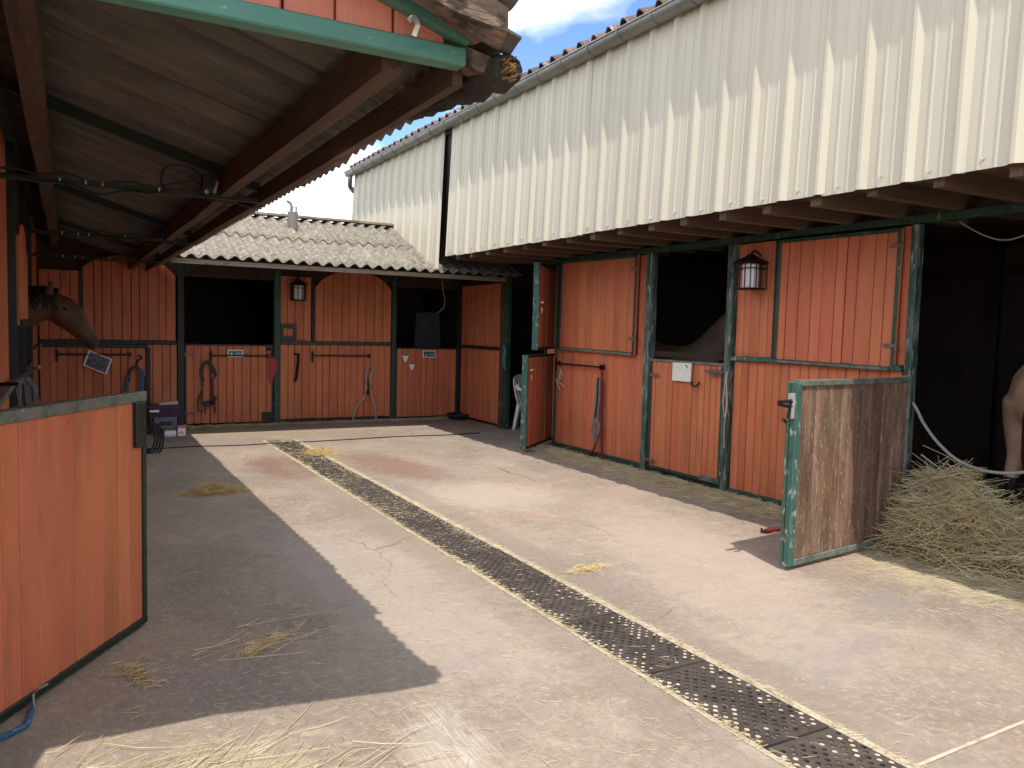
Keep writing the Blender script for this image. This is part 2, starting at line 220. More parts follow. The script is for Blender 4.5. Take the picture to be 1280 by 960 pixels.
    base = mix(mul(mrange(ln.outputs['Value'], 1.0, 0.3), mrange(nz((60, 2.2, 1), 3, 0.6, 1.6), 0.50, 0.60, 0, 0.6)), base, (0.58, 0.52, 0.43))
    L.new(base, b.inputs['Base Color'])
    bp = N.new('ShaderNodeBump'); bp.inputs['Strength'].default_value = 0.5; bp.inputs['Distance'].default_value = 0.006
    L.new(nz((34, 34, 1), 8, 0.75), bp.inputs['Height']); L.new(bp.outputs[0], b.inputs['Normal'])
    return m
M['concrete'] = concrete_mat()

# ---------------------------------------------------------------- object helpers
ORG = {}
def setp(o, label=None, cat=None, group=None, kind=None):
    if label: o['label'] = label
    if cat: o['category'] = cat
    if group: o['group'] = group
    if kind: o['kind'] = kind
    return o
def thing(name, loc, label, cat, group=None):
    o = bpy.data.objects.new(name, None); COL.objects.link(o); o.location = loc; o.empty_display_size = 0.1
    ORG[o] = Vector(loc); return setp(o, label, cat, group)
def link(name, me, parent=None, org=None, rot=None):
    o = bpy.data.objects.new(name, me); COL.objects.link(o)
    if parent is not None:
        o.parent = parent; po = ORG[parent]
    else: po = Vector((0, 0, 0))
    if org is None: org = po
    ORG[o] = Vector(org); o.location = Vector(org)-po
    if rot is not None: o.rotation_euler = rot
    return o
class MB:
    def __init__(s): s.v = []; s.f = []
    def add(s, vs, fs):
        k = len(s.v); s.v += [Vector(p) for p in vs]; s.f += [tuple(i+k for i in f) for f in fs]; return s
    def box(s, x0, x1, y0, y1, z0, z1):
        return s.add([(x0, y0, z0), (x1, y0, z0), (x1, y1, z0), (x0, y1, z0), (x0, y0, z1), (x1, y0, z1), (x1, y1, z1), (x0, y1, z1)],
                     [(0, 3, 2, 1), (4, 5, 6, 7), (0, 1, 5, 4), (1, 2, 6, 5), (2, 3, 7, 6), (3, 0, 4, 7)])
    def beam(s, a, b, w, h, up=(0, 0, 1)):
        a = Vector(a); b = Vector(b); d = (b-a).normalized(); sx = d.cross(Vector(up)).normalized()*(w/2); sz = sx.cross(d).normalized()*(h/2)
        return s.add([a-sx-sz, a+sx-sz, a+sx+sz, a-sx+sz, b-sx-sz, b+sx-sz, b+sx+sz, b-sx+sz], [(3, 2, 1, 0), (4, 5, 6, 7), (0, 1, 5, 4), (1, 2, 6, 5), (2, 3, 7, 6), (3, 0, 4, 7)])
    def prism(s, poly, ext):
        n = len(poly); e = Vector(ext); return s.add([Vector(p) for p in poly]+[Vector(p)+e for p in poly], [tuple(range(n))[::-1], tuple(range(n, 2*n))]+[(i, (i+1) % n, (i+1) % n+n, i+n) for i in range(n)])
    def tube(s, pts, r, n=7, flat=1.0, closed=False):
        pts = [Vector(p) for p in pts]; k = len(pts); rs = r if isinstance(r, (list, tuple)) else [r]*k; vs = []; fs = []
        ref = None
        for i, p in enumerate(pts):
            d = (pts[min(i+1, k-1)]-pts[max(i-1, 0)]).normalized()
            if ref is None: ref = d.orthogonal().normalized()
            ref = (ref-d*ref.dot(d)).normalized(); b = d.cross(ref)
            for j in range(n):
                a = 2*math.pi*j/n; vs.append(p+ref*(rs[i]*math.cos(a))+b*(rs[i]*flat*math.sin(a)))
        for i in range(k-1):
            for j in range(n): fs.append((i*n+j, i*n+(j+1) % n, (i+1)*n+(j+1) % n, (i+1)*n+j))
        fs += [tuple(range(n))[::-1], tuple(range((k-1)*n, k*n))]
        return s.add(vs, fs)
    def loft(s, rings):
        n = len(rings[0]); vs = [p for r in rings for p in r]; fs = []
        for i in range(len(rings)-1):
            for j in range(n): fs.append((i*n+j, i*n+(j+1) % n, (i+1)*n+(j+1) % n, (i+1)*n+j))
        fs += [tuple(range(n))[::-1], tuple(range((len(rings)-1)*n, len(rings)*n))]
        return s.add(vs, fs)
    def strap(s, pts, w, t, nrm):
        """flat strap along pts, width across, nrm = facing"""
        pts = [Vector(p) for p in pts]; nrm = Vector(nrm).normalized(); k = len(pts); vs = []; fs = []
        for i, p in enumerate(pts):
            d = (pts[min(i+1, k-1)]-pts[max(i-1, 0)]).normalized(); a = d.cross(nrm).normalized()*(w/2); b = nrm*(t/2)
            vs += [p-a-b, p+a-b, p+a+b, p-a+b]
        for i in range(k-1):
            for j in range(4): fs.append((i*4+j, i*4+(j+1) % 4, (i+1)*4+(j+1) % 4, (i+1)*4+j))
        fs += [(3, 2, 1, 0), tuple(range((k-1)*4, k*4))]
        return s.add(vs, fs)
    def mesh(s, name, mat, org=(0, 0, 0), smooth=False):
        me = bpy.data.meshes.new(name); o = Vector(org); me.from_pydata([tuple(p-o) for p in s.v], [], s.f)
        bm = bmesh.new(); bm.from_mesh(me); bmesh.ops.recalc_face_normals(bm, faces=bm.faces); bm.to_mesh(me); bm.free()
        if mat: me.materials.append(mat)
        if smooth: me.polygons.foreach_set('use_smooth', [True]*len(me.polygons))
        return me
    def build(s, name, mat, parent=None, smooth=False, org=None):
        if parent is not None: org = ORG[parent]
        elif org is None: org = Vector((0, 0, 0))
        return link(name, s.mesh(name, mat, org, smooth), parent, org)

def smooth_path(pts, n=6):
    pts = [Vector(p) for p in pts]; out = []
    for i in range(len(pts)-1):
        p0 = pts[max(i-1, 0)]; p1 = pts[i]; p2 = pts[i+1]; p3 = pts[min(i+2, len(pts)-1)]
        for k in range(n):
            t = k/n; out.append(0.5*((2*p1)+(p2-p0)*t+(2*p0-5*p1+4*p2-p3)*t*t+(3*p1-p0-3*p2+p3)*t**3))
    out.append(pts[-1]); return out

class Frame:
    """local x = along the wall, local y = inward, z up"""
    def __init__(s, org, ang, sag=0.0):
        s.o = Vector(org); s.m = Matrix.Rotation(R(ang), 3, 'Z') @ Matrix.Rotation(R(sag), 3, 'Y'); s.e = s.m.to_euler()
    def pt(s, u, n, z): return s.o + s.m @ Vector((u, n, z))
    def bar(s, mb, u0, u1, n0, n1, z0, z1):
        k = [(u0, n0, z0), (u1, n0, z0), (u1, n1, z0), (u0, n1, z0), (u0, n0, z1), (u1, n0, z1), (u1, n1, z1), (u0, n1, z1)]
        return mb.add([s.pt(*p) for p in k], [(0, 3, 2, 1), (4, 5, 6, 7), (0, 1, 5, 4), (1, 2, 6, 5), (2, 3, 7, 6), (3, 0, 4, 7)])
PCACHE = {}
def plank_mesh(w, h, t, mat, hl=None, hr=None):
    hl = h if hl is None else hl; hr = h if hr is None else hr
    key = (round(w, 3), round(hl, 3), round(hr, 3), t, mat.name)
    if key in PCACHE: return PCACHE[key]
    c = 0.006; prof = [(0, t), (0, c), (c, 0), (w-c, 0), (w, c), (w, t)]
    mb = MB(); mb.v = [Vector((x, y, 0)) for x, y in prof]+[Vector((x, y, hl+(hr-hl)*x/w)) for x, y in prof]
    mb.f = [tuple(range(6))[::-1], tuple(range(6, 12))]+[(i, (i+1) % 6, (i+1) % 6+6, i+6) for i in range(6)]
    PCACHE[key] = mb.mesh('plank', mat); return PCACHE[key]
def planks(parent, fr, u0, u1, z0, z1, mat, w=0.115, n=0.0, t=0.026, top=None, name='plank', jn=0.003, gap=0.005):
    """vertical boards filling a panel"""
    k = max(1, round((u1-u0)/w)); cuts = [u0]
    for i in range(1, k):
        cuts.append(round((u0+(u1-u0)*i/k+rnd.uniform(-0.016, 0.016))/0.005)*0.005)
    cuts.append(u1)
    for a, b in zip(cuts, cuts[1:]):
        g = gap*rnd.choice((0.7, 0.85, 1.0, 1.2, 2.0)); ww = b-a-g
        if ww < 0.015: continue
        if top is None: me = plank_mesh(ww, z1-z0, t, mat)
        else: me = plank_mesh(ww, 0, t, mat, top(a)-z0, top(b)-z0)
        link(name, me, parent, fr.pt(a+g/2, n+rnd.uniform(-jn, jn), z0+rnd.uniform(-0.002, 0.002)), fr.e)
def panel(root, fr, u0, u1, z0, z1, name, mat=None, w=0.115, n=0.0, top=None, backmat=None, label=None):
    """backing board with real boards in front of it"""
    mb = MB()
    if top is None: fr.bar(mb, u0, u1, n+0.027, n+0.034, z0, z1)
    else:
        K = 12; poly = [fr.pt(u0, n+0.027, z0), fr.pt(u1, n+0.027, z0)]+[fr.pt(u1+(u0-u1)*i/K, n+0.027, top(u1+(u0-u1)*i/K)) for i in range(K+1)]
        mb.prism(poly, fr.m @ Vector((0, 0.007, 0)))
    o = mb.build(name, backmat or M['redback'], root)
    planks(o, fr, u0, u1, z0, z1, mat or M['red'], w, n, top=top)
    if label: o['label'] = label
    return o
def rail(parent, fr, u0, u1, n0, n1, z0, z1, name='frame_rail', mat=None):
    mb = MB(); fr.bar(mb, u0, u1, n0, n1, z0, z1); o = mb.build(name, mat or M['green'], parent)
    m = o.modifiers.new('bevel', 'BEVEL'); m.width = 0.004; m.segments = 1
    return o
def leaf(root, fr, u0, u1, z0, z1, name, n=-0.02, fw=0.045, mat=None, fmat=None, sides='LRTB', top=None, w=0.115, label=None, backmat=None):
    d = panel(root, fr, u0, u1, z0, z1, name, mat, w, n, top, backmat, label)
    fm = fmat or M['green']
    if 'L' in sides: rail(d, fr, u0-0.002, u0+fw, n-0.014, n-0.002, z0, z1 if top is None else top(u0), mat=fm)
    if 'R' in sides: rail(d, fr, u1-fw, u1+0.002, n-0.014, n-0.002, z0, z1 if top is None else top(u1), mat=fm)
    a = u0+(fw if 'L' in sides else 0); b = u1-(fw if 'R' in sides else 0)
    if 'T' in sides and top is None: rail(d, fr, a+0.001, b-0.001, n-0.0155, n-0.002, z1-fw, z1+0.003, mat=fm)
    if 'B' in sides: rail(d, fr, a+0.001, b-0.001, n-0.0155, n-0.002, z0-0.003, z0+fw, mat=fm)
    return d
def strap_hinge(parent, fr, u, z, l, n, name='hinge', mat=None):
    mb = MB(); fr.bar(mb, min(u, u+l), max(u, u+l), n-0.006, n, z-0.014, z+0.014); a = fr.pt(u, n-0.012, z-0.035); b = fr.pt(u, n-0.012, z+0.035); mb.tube([a, b], 0.011, 6)
    return mb.build(name, mat or M['rust'], parent)

# ================================================================ SETTING: ground
def build_ground():
    x0, x1, y0, y1 = 2.322, 2.778, 0.2, 11.16
    mb = MB(); B = 160
    for (a, b, c, d) in [(-B, x0, -B, B), (x1, B, -B, B), (x0, x1, -B, y0), (x0, x1, y1, B)]:
        mb.add([(a, c, 0), (b, c, 0), (b, d, 0), (a, d, 0)], [(0, 1, 2, 3)])
    for (a, b, c, d) in [(x0, x0, y0, y1), (x1, x1, y0, y1)]:
        mb.add([(a, c, 0), (a, d, 0), (a, d, -0.09), (a, c, -0.09)], [(0, 1, 2, 3)])
    for yy in (y0, y1): mb.add([(x0, yy, 0), (x1, yy, 0), (x1, yy, -0.09), (x0, yy, -0.09)], [(0, 1, 2, 3)])
    g = mb.build('ground', M['concrete']); g['kind'] = 'structure'
    ch = MB(); ch.box(x0+0.001, x1-0.001, y0+0.001, y1-0.001, -0.088, -0.055)
    c = ch.build('drain_channel', M['void'], g)
    # ragged concrete lips holding straw dust along both sides
    for side, (xa, xb) in enumerate(((x0+0.001, 2.362), (2.738, x1-0.001))):
        lp = MB(); n = 220
        vs = []
        for i in range(n+1):
            y = y0+0.002+(y1-y0-0.004)*i/n; wob = 0.009*noise.noise(Vector((y*3.1, side*9, 0)))+0.006*noise.noise(Vector((y*13, side*5, 2)))
            ia, ib = (xa, xb+wob) if side == 0 else (xa+wob, xb)
            h = 0.0015+0.003*noise.noise(Vector((y*7, side, 5)))
            vs += [(ia, y, -0.02+0.017 if side else 0.0015+h), (ib, y, 0.0015+h if side else -0.003), (ia, y, -0.054), (ib, y, -0.054)]
        lp.v = [Vector(p) for p in vs]
        for i in range(n):
            k = i*4; lp.f += [(k, k+1, k+5, k+4), (k, k+4, k+6, k+2), (k+1, k+3, k+7, k+5)]
        lp.build('drain_lip', M['dust'], g)
    # filled joint in the slab
    j = MB(); pts = [(2.78, 1.782), (3.1, 1.788), (3.5, 1.795), (4.2, 1.80), (5.2, 1.815), (6.5, 1.82)]
    for (ax, ay), (bx, by) in zip(pts, pts[1:]):
        j.add([(ax, ay-0.009, 0.003), (bx, by-0.008, 0.003), (bx, by+0.008, 0.003), (ax, ay+0.009, 0.003)], [(0, 1, 2, 3)])
    j.build('slab_joint', M['dust'], g)
    return g
GROUND = build_ground()

# ================================================================ drain mats
def build_mats():
    L, Wd, t = 0.722, 0.372, 0.012
    py, px_, r = 0.0602, 0.0262, 0.0112
    rows = int(Wd/px_); mb = MB(); plugs = [[], []]
    # each hole sits in its own rectangular cell: ring of quads between an octagon and the cell
    def cell(cx, cy, hx, hy):
        oc = [(cx+r*math.cos(a), cy+r*1.12*math.sin(a)) for a in [math.pi/8+i*math.pi/4 for i in range(8)]]
        bx = [(cx+hx, cy+hy*0.45), (cx+hx*0.45, cy+hy), (cx-hx*0.45, cy+hy), (cx-hx, cy+hy*0.45), (cx-hx, cy-hy*0.45), (cx-hx*0.45, cy-hy), (cx+hx*0.45, cy-hy), (cx+hx, cy-hy*0.45)]
        top = [(x, y, 0) for x, y in oc]+[(x, y, 0) for x, y in bx]+[(x, y, -t) for x, y in oc]
        fs = [(i, (i+1) % 8, 8+(i+1) % 8, 8+i) for i in range(8)]+[((i+1) % 8, i, 16+i, 16+(i+1) % 8) for i in range(8)]
        co = [(cx+hx, cy+hy, 0), (cx-hx, cy+hy, 0), (cx-hx, cy-hy, 0), (cx+hx, cy-hy, 0)]
        top += co; fs += [(8, 24, 9), (10, 25, 11), (12, 26, 13), (14, 27, 15)]
        mb.add(top, fs)
    nx = rows; ny = int((L-0.03)/py)
    ox = -Wd/2+(Wd-nx*px_)/2
    for i in range(nx):
        sh = (i % 2)*py/2
        for j in range(ny):
            cx = ox+(i+0.5)*px_; cy = 0.015+sh*0.98+(j+0.5)*py
            if cy+py/2 > L: continue
            cell(cx, cy, px_/2, py/2)
    # solid rim and strips that close the plate
    for i in range(nx):
        xa = ox+i*px_; sh = (i % 2)*py/2*0.98
        mb.add([(xa, 0, 0), (xa+px_, 0, 0), (xa+px_, 0.015+sh, 0), (xa, 0.015+sh, 0)], [(0, 1, 2, 3)])
        ye = 0.015+sh+ny*py
        if ye > L: ye -= py
        mb.add([(xa, ye, 0), (xa+px_, ye, 0), (xa+px_, L, 0), (xa, L, 0)], [(0, 1, 2, 3)])
    for xa, xb in ((-Wd/2, ox), (ox+nx*px_, Wd/2)): mb.add([(xa, 0, 0), (xb, 0, 0), (xb, L, 0), (xa, L, 0)], [(0, 1, 2, 3)])
    for (a, b, c, d) in [(-Wd/2, 0, Wd/2, 0), (Wd/2, 0, Wd/2, L), (Wd/2, L, -Wd/2, L), (-Wd/2, L, -Wd/2, 0)]:
        mb.add([(a, b, 0), (c, d, 0), (c, d, -t), (a, b, -t)], [(0, 1, 2, 3)])
    me = mb.mesh('rubber_mat', M['rubber'])
    names = ['nearest the camera', 'second from the near end', 'third from the near end', 'fourth from the near end', 'fifth from the near end', 'sixth from the near end', 'seventh from the near end', 'seventh from the far end', 'sixth from the far end', 'fifth from the far end', 'fourth from the far end', 'third from the far end', 'second from the far end', 'at the far end by the back stable']
    hx, hy, dust, grey = [], [], MB(), MB()
    y = 2.142-0.732
    for k in range(14):
        if y+L > 11.16: break
        o = link('rubber_mat', me, None, (2.55+rnd.uniform(-.003, .003), y+rnd.uniform(0, .006), 0.0005+rnd.uniform(-0.003, 0.002)), (R(rnd.uniform(-.15, .15)), R(rnd.uniform(-.3, .3)), R(rnd.uniform(-.25, .25))))
        setp(o, 'perforated black rubber drain mat, '+(names[k] if k < 13 else names[13]), 'drain mat', 'rubber mats laid over the yard drain')
        for i in range(nx):
            sh = (i % 2)*py/2
            edge = min(i, nx-1-i)
            for j in range(ny):
                cx = 2.55+ox+(i+0.5)*px_; cy = y+0.015+sh*0.98+(j+0.5)*py
                right = i > nx/2
                p = (0.95, 0.8, 0.42, 0.2, 0.1, 0.06, 0.05)[min(edge, 6)] * (1 if right else 0.8)
                q = rnd.random(); b = None
                cl = noise.noise(Vector((cx*9, cy*3, 4)))
                if q < p*(1+cl): b = dust; z = -0.0012
                elif q < 0.80+0.3*cl: b = grey; z = -0.005
                if b is not None:
                    rr = r*rnd.uniform(0.92, 1.0); z += rnd.uniform(-0.002, 0.001)
                    b.add([(cx+rr*math.cos(a), cy+rr*1.12*math.sin(a), z) for a in [math.pi/8+m*math.pi/4 for m in range(8)]], [tuple(range(8))])
        y += 0.732
    d = dust.build('straw_dust', M['dust']); setp(d, 'pale straw dust packed in the holes of the drain mats', 'dust', kind='stuff')
    d = grey.build('grey_dirt', M['dustgrey']); setp(d, 'grey dirt lying in the middle holes of the drain mats', 'dirt', kind='stuff')
build_mats()

# ================================================================ corrugated sheets
def wave_sheet(width, length, name, mat, pitch=0.177, amp=0.0245, t=0.007, seg=10, lseg=4):
    """waves across local x (0..width), length along local y (0..length)"""
    n = int(round(width/pitch*seg)); mb = MB(); vs = []
    for layer in (0, 1):
        for j in range(lseg+1):
            for i in range(n+1):
                x = width*i/n; vs.append((x, length*j/lseg, amp*math.cos(2*math.pi*x/pitch)+(0 if layer == 0 else t)))
    K = (n+1)*(lseg+1); fs = []
    for j in range(lseg):
        for i in range(n):
            a = j*(n+1)+i; fs.append((a, a+n+1, a+n+2, a+1)); fs.append((a+K, a+1+K, a+n+2+K, a+n+1+K))
    for i in range(n):
        fs.append((i, i+1, i+1+K, i+K)); a = lseg*(n+1)+i; fs.append((a+1, a, a+K, a+1+K))
    for j in range(lseg):
        a = j*(n+1); fs.append((a+n+1, a, a+K, a+n+1+K)); a += n; fs.append((a, a+n+1, a+n+1+K, a+K))
    mb.v = [Vector(p) for p in vs]; mb.f = fs
    me = mb.mesh(name, mat, smooth=False)
    sm = [abs(p.normal.z) > 0.3 and len(p.vertices) == 4 for p in me.polygons]; me.polygons.foreach_set('use_smooth', sm)
    return me
PITCH = 0.177; SW = 5*PITCH

# ================================================================ LEFT STABLE
LX = -0.35
LS = thing('left_stable', (LX, 7.0, 0), 'low red plank stable on the left under a deep corrugated canopy', 'stable')
SL = 0.31                                                   # canopy pitch
EX, EZ = 1.2, 2.398
def lroof(x): return EZ+SL*(EX-x)
def build_left():
    # canopy sheets
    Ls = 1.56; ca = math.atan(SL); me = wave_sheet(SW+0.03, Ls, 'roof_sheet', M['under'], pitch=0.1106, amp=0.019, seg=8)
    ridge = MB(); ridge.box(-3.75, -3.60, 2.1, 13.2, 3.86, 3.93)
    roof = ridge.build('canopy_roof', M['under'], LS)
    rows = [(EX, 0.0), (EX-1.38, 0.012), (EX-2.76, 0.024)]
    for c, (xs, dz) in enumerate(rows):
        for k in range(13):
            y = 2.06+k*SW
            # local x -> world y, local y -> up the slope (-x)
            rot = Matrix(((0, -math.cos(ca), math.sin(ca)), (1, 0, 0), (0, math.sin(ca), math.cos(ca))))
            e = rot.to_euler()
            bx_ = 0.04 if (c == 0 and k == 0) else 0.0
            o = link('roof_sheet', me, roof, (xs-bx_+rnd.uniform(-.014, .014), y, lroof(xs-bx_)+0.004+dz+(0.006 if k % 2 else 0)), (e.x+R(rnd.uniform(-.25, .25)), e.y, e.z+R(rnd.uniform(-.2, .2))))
    # purlins
    def purlin(x0, x1, zb, h, y0, y1, name='purlin', mat=None, tilt=0):
        mb = MB(); n = 14; rings = []
        for i in range(n+1):
            y = y0+(y1-y0)*i/n; dx = 0.008*noise.noise(Vector((y*.7, x0*7, 1))); dz = 0.008*noise.noise(Vector((y*.6, x0*9, 4)))
            rings.append([Vector((x0+dx, y, zb+dz)), Vector((x1+dx, y, zb+dz)), Vector((x1+dx, y, zb+h+dz*.3)), Vector((x0+dx, y, zb+h+dz*.3))])
        mb.loft(rings); return mb.build(name, mat or M['beam'], LS)
    purlin(0.800, 0.862, 2.335, 0.135, 2.26, 13.0)
    purlin(-0.165, -0.075, 2.585, 0.185, 2.26, 13.0)
    purlin(-1.15, -1.06, 2.90, 0.185, 2.26, 13.0)
    purlin(1.02, 1.052, 2.322, 0.09, 2.23, 12.9, 'eave_board')
    # trusses: rafter + tie bar at two places, with a hanging cable on each
    for yy, m in ((5.02, 0), (8.05, 1), (11.0, 2)):
        r = MB(); r.beam((1.02, yy, lroof(1.02)-0.045), (-0.34, yy, lroof(-0.34)-0.045), 0.045, 0.05); r.build('rafter', M['dark'], LS)
        b = MB(); b.box(-0.34, 1.06, yy-0.015, yy+0.015, 2.322, 2.352); o = b.build('tie_bar', M['dark'], LS)
        c = MB(); pts = []
        for i in range(41):
            t = i/40; x = -0.32+1.36*t; pts.append((x, yy-0.03, 2.36+0.012*math.sin(t*31+m)+0.010*math.sin(t*12+m*2)+(0.05*math.exp(-((t-.72)/.035)**2) if m == 0 else 0)))
        c.tube(pts, 0.007, 6); c.tube([(x, y-.006, z-0.045-0.012*math.sin(x*9+m)) for x, y, z in pts], 0.005, 5)
        c.build('cable_run', M['cable'], o)
        cl = MB()
        for t in (0.22, 0.31, 0.37, 0.58):
            x = -0.32+1.36*t; cl.box(x-.004, x+.004, yy-.036, yy-.023, 2.330, 2.350)
        cl.build('cable_clip', M['clip'], o)
    # facade: frame along the wall
    fr = Frame((LX, 0, 0), 90)
    panel(LS, fr, 3.46, 8.25, 0.05, 1.13, 'lower_wall')
    panel(LS, fr, 8.25, 12.99, 0.05, 1.20, 'lower_wall')
    panel(LS, fr, 3.46, 6.55, 1.17, 2.80, 'upper_wall')
    panel(LS, fr, 9.6, 12.99, 1.25, 2.80, 'upper_wall')
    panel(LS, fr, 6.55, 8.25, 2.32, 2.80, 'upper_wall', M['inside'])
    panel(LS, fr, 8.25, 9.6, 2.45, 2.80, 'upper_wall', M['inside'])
    rail(LS, fr, 3.44, 8.2, -0.05, 0.0, 1.13, 1.17, 'mid_rail', M['greenworn'])
    for a in (6.55, 8.22, 9.58): rail(LS, fr, a, a+0.07, -0.05, 0.02, 0.0, 2.8, 'door_post', M['dark'])
    rail(LS, fr, 3.40, 3.46, -0.03, 0.05, 0.0, 2.7, 'door_post', M['dark'])
    # arched top leaf folded back against the wall
    f2 = Frame((LX+0.07, 0, 0), 90)
    arch = lambda u: 1.86+0.44*math.sqrt(max(0, 1-((u-7.2)/0.78)**2))
    leaf(LS, f2, 6.66, 7.92, 1.54, 2.3, 'arched_leaf', n=0, top=arch, sides='B', fmat=M['dark'])
    bx = MB(); bx.box(LX-0.02, LX+0.10, 6.72, 7.9, 1.19, 1.24); bx.box(LX-0.02, LX+0.10, 6.72, 6.78, 1.24, 1.53); bx.box(LX-0.02, LX+0.10, 7.84, 7.9, 1.24, 1.53); bx.build('manger_frame', M['iron'], LS)
    gp = MB(); gp.box(LX+0.03, LX+0.07, 7.35, 7.40, 1.24, 1.53); gp.build('manger_bar', M['greyplastic'], LS)
    # gable end in front
    yg = 2.19; bm_ = MB(); bm_.box(-3.6, 1.025, yg-0.035, yg+0.03, 2.36, 2.412); gb = bm_.build('gable_beam', M['gablegreen'], LS)
    m = gb.modifiers.new('bevel', 'BEVEL'); m.width = 0.005
    rk = MB(); ang = SL
    rk.beam((1.03, yg-0.03, 2.437), (-3.6, yg-0.03, 2.437+ang*4.63), 0.05, 0.042); rk.build('gable_rake', M['gablegreen'], LS)
    frg = Frame((0, yg, 0), 0); top = lambda u: 2.42+ang*(1.03-u)
    gp = MB(); gp.prism([(0.98, yg+0.022, 2.412), (0.98, yg+0.022, 2.43), (-3.6, yg+0.022, 2.42+ang*4.6), (-3.6, yg+0.022, 2.412)], (0, 0.008, 0))
    gw = gp.build('gable_wall', M['redback'], LS)
    planks(gw, frg, -1.5, 0.97, 2.412, 3, M['salmon'], 0.155, n=-0.008, top=top, gap=0.007, t=0.024)
    planks(gw, frg, -3.6, -1.5, 2.412, 3, M['salmon'], 0.3, n=-0.008, top=top, t=0.024)
    st = MB(); st.strap(smooth_path([(0.845, yg-0.03, 2.452), (0.85, yg-0.052, 2.458), (0.862, yg-0.056, 2.440), (0.86, yg-0.046, 2.424), (0.857, yg-0.042, 2.410)], 4), 0.014, 0.003, (0, -1, 0.2)); st.build('metal_strap', M['clip'], LS)
    # verge: rotten plank and the broken sheet above it
    vp = MB(); n = 26; rings = []
    for i in range(n+1):
        x = 1.075-4.4*i/n; z = 2.435+ang*(1.075-x); e = 0.05*max(0, noise.noise(Vector((x*7, 0, 3)))) if x > 0.2 else 0.0; cut = 0.06*max(0, (x-.995)/.08)
        rings.append([Vector((x, 2.00, z-0.045+e*.6+cut*.5)), Vector((x, 2.05, z-0.05+e*.6)), Vector((x, 2.05, z+0.055)), Vector((x, 2.00, z+0.06-cut*.2))])
    vp.loft(rings); vp.build('verge_plank', M['rotten'], LS)
    me2 = wave_sheet(0.27, 1.56, 'verge_sheet', M['under'], pitch=0.18, amp=0.022)
    ca2 = math.atan(ang); rot = Matrix(((0, -math.cos(ca2), math.sin(ca2)), (1, 0, 0), (0, math.sin(ca2), math.cos(ca2)))).to_euler()
    for xs in (1.105, -0.28, -1.66): link('verge_sheet', me2, LS, (xs, 1.945, 2.512+ang*(1.105-xs)), rot)
    # broken packing wood and the log that carries the eave
    lg = MB(); pts = []; rs = []
    for i in range(30):
        t = i/29; y = 2.10+t*0.62; pts.append((1.135-0.06*t+0.012*noise.noise(Vector((t*9, 0, 0))), y, 2.352+0.012*t+0.012*noise.noise(Vector((t*9, 5, 0))))); rs.append(0.052*(1+0.45*noise.noise(Vector((t*16, 2, 0))))*(0.82 if i == 0 else 1)*(1-0.35*t))
    lg.tube(pts, rs, 10); log = lg.build('eave_log', M['bark'], LS, smooth=True)
    sp = MB()
    for k in range(34):
        a = rnd.uniform(0, 6.28); q = rnd.uniform(0, .032); p = Vector((1.137+q*math.cos(a), 2.105, 2.357+q*math.sin(a)))
        sp.tube([p+Vector((0, .02, 0)), p+Vector((rnd.uniform(-.008, .008), -rnd.uniform(.01, .035), rnd.uniform(-.006, .006)))], [0.009, 0.002], 5)
    sp.build('split_end', M['split'], log)
    pk = MB(); pk.beam((1.03, 2.22, 2.40), (1.17, 2.16, 2.345), 0.10, 0.05); pk.beam((0.93, 2.10, 2.50), (1.06, 2.12, 2.455), 0.09, 0.07); pk.build('packing_block', M['rotten'], LS)
    # closed back and ends of the dark boxes
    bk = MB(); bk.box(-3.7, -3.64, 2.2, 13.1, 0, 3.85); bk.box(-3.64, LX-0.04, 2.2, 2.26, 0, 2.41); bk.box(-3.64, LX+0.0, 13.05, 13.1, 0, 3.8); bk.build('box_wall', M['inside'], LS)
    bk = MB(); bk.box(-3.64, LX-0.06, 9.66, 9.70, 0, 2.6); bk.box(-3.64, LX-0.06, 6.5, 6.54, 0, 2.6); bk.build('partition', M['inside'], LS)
    # dark floor bedding
    # open half door towards the camera
    fg = Frame((-0.362, 3.432, 0), math.degrees(math.atan2(0.8383, 0.5452)))
    d = panel(LS, fg, 0.0, 1.292, 0.045, 1.20, 'half_door', w=0.118, label='big red half door standing open beside the camera')
    rail(d, fg, -0.01, 1.305, -0.014, 0.05, 1.185, 1.236, 'top_rail', M['greenworn'])
    rail(d, fg, -0.01, 1.305, -0.013, 0.05, 0.018, 0.052, 'bottom_rail', M['dark'])
    rail(d, fg, 1.272, 1.304, -0.012, 0.048, 0.052, 1.185, 'edge_rail', M['dark'])
    rail(d, fg, 1.19, 1.272, -0.022, -0.003, 0.955, 1.185, 'lock_plate', M['dark'])
    mb = MB(); fg.bar(mb, 0.0, 1.30, 0.0345, 0.05, 0.05, 1.185); mb.build('back_board', M['inside'], d)
build_left()

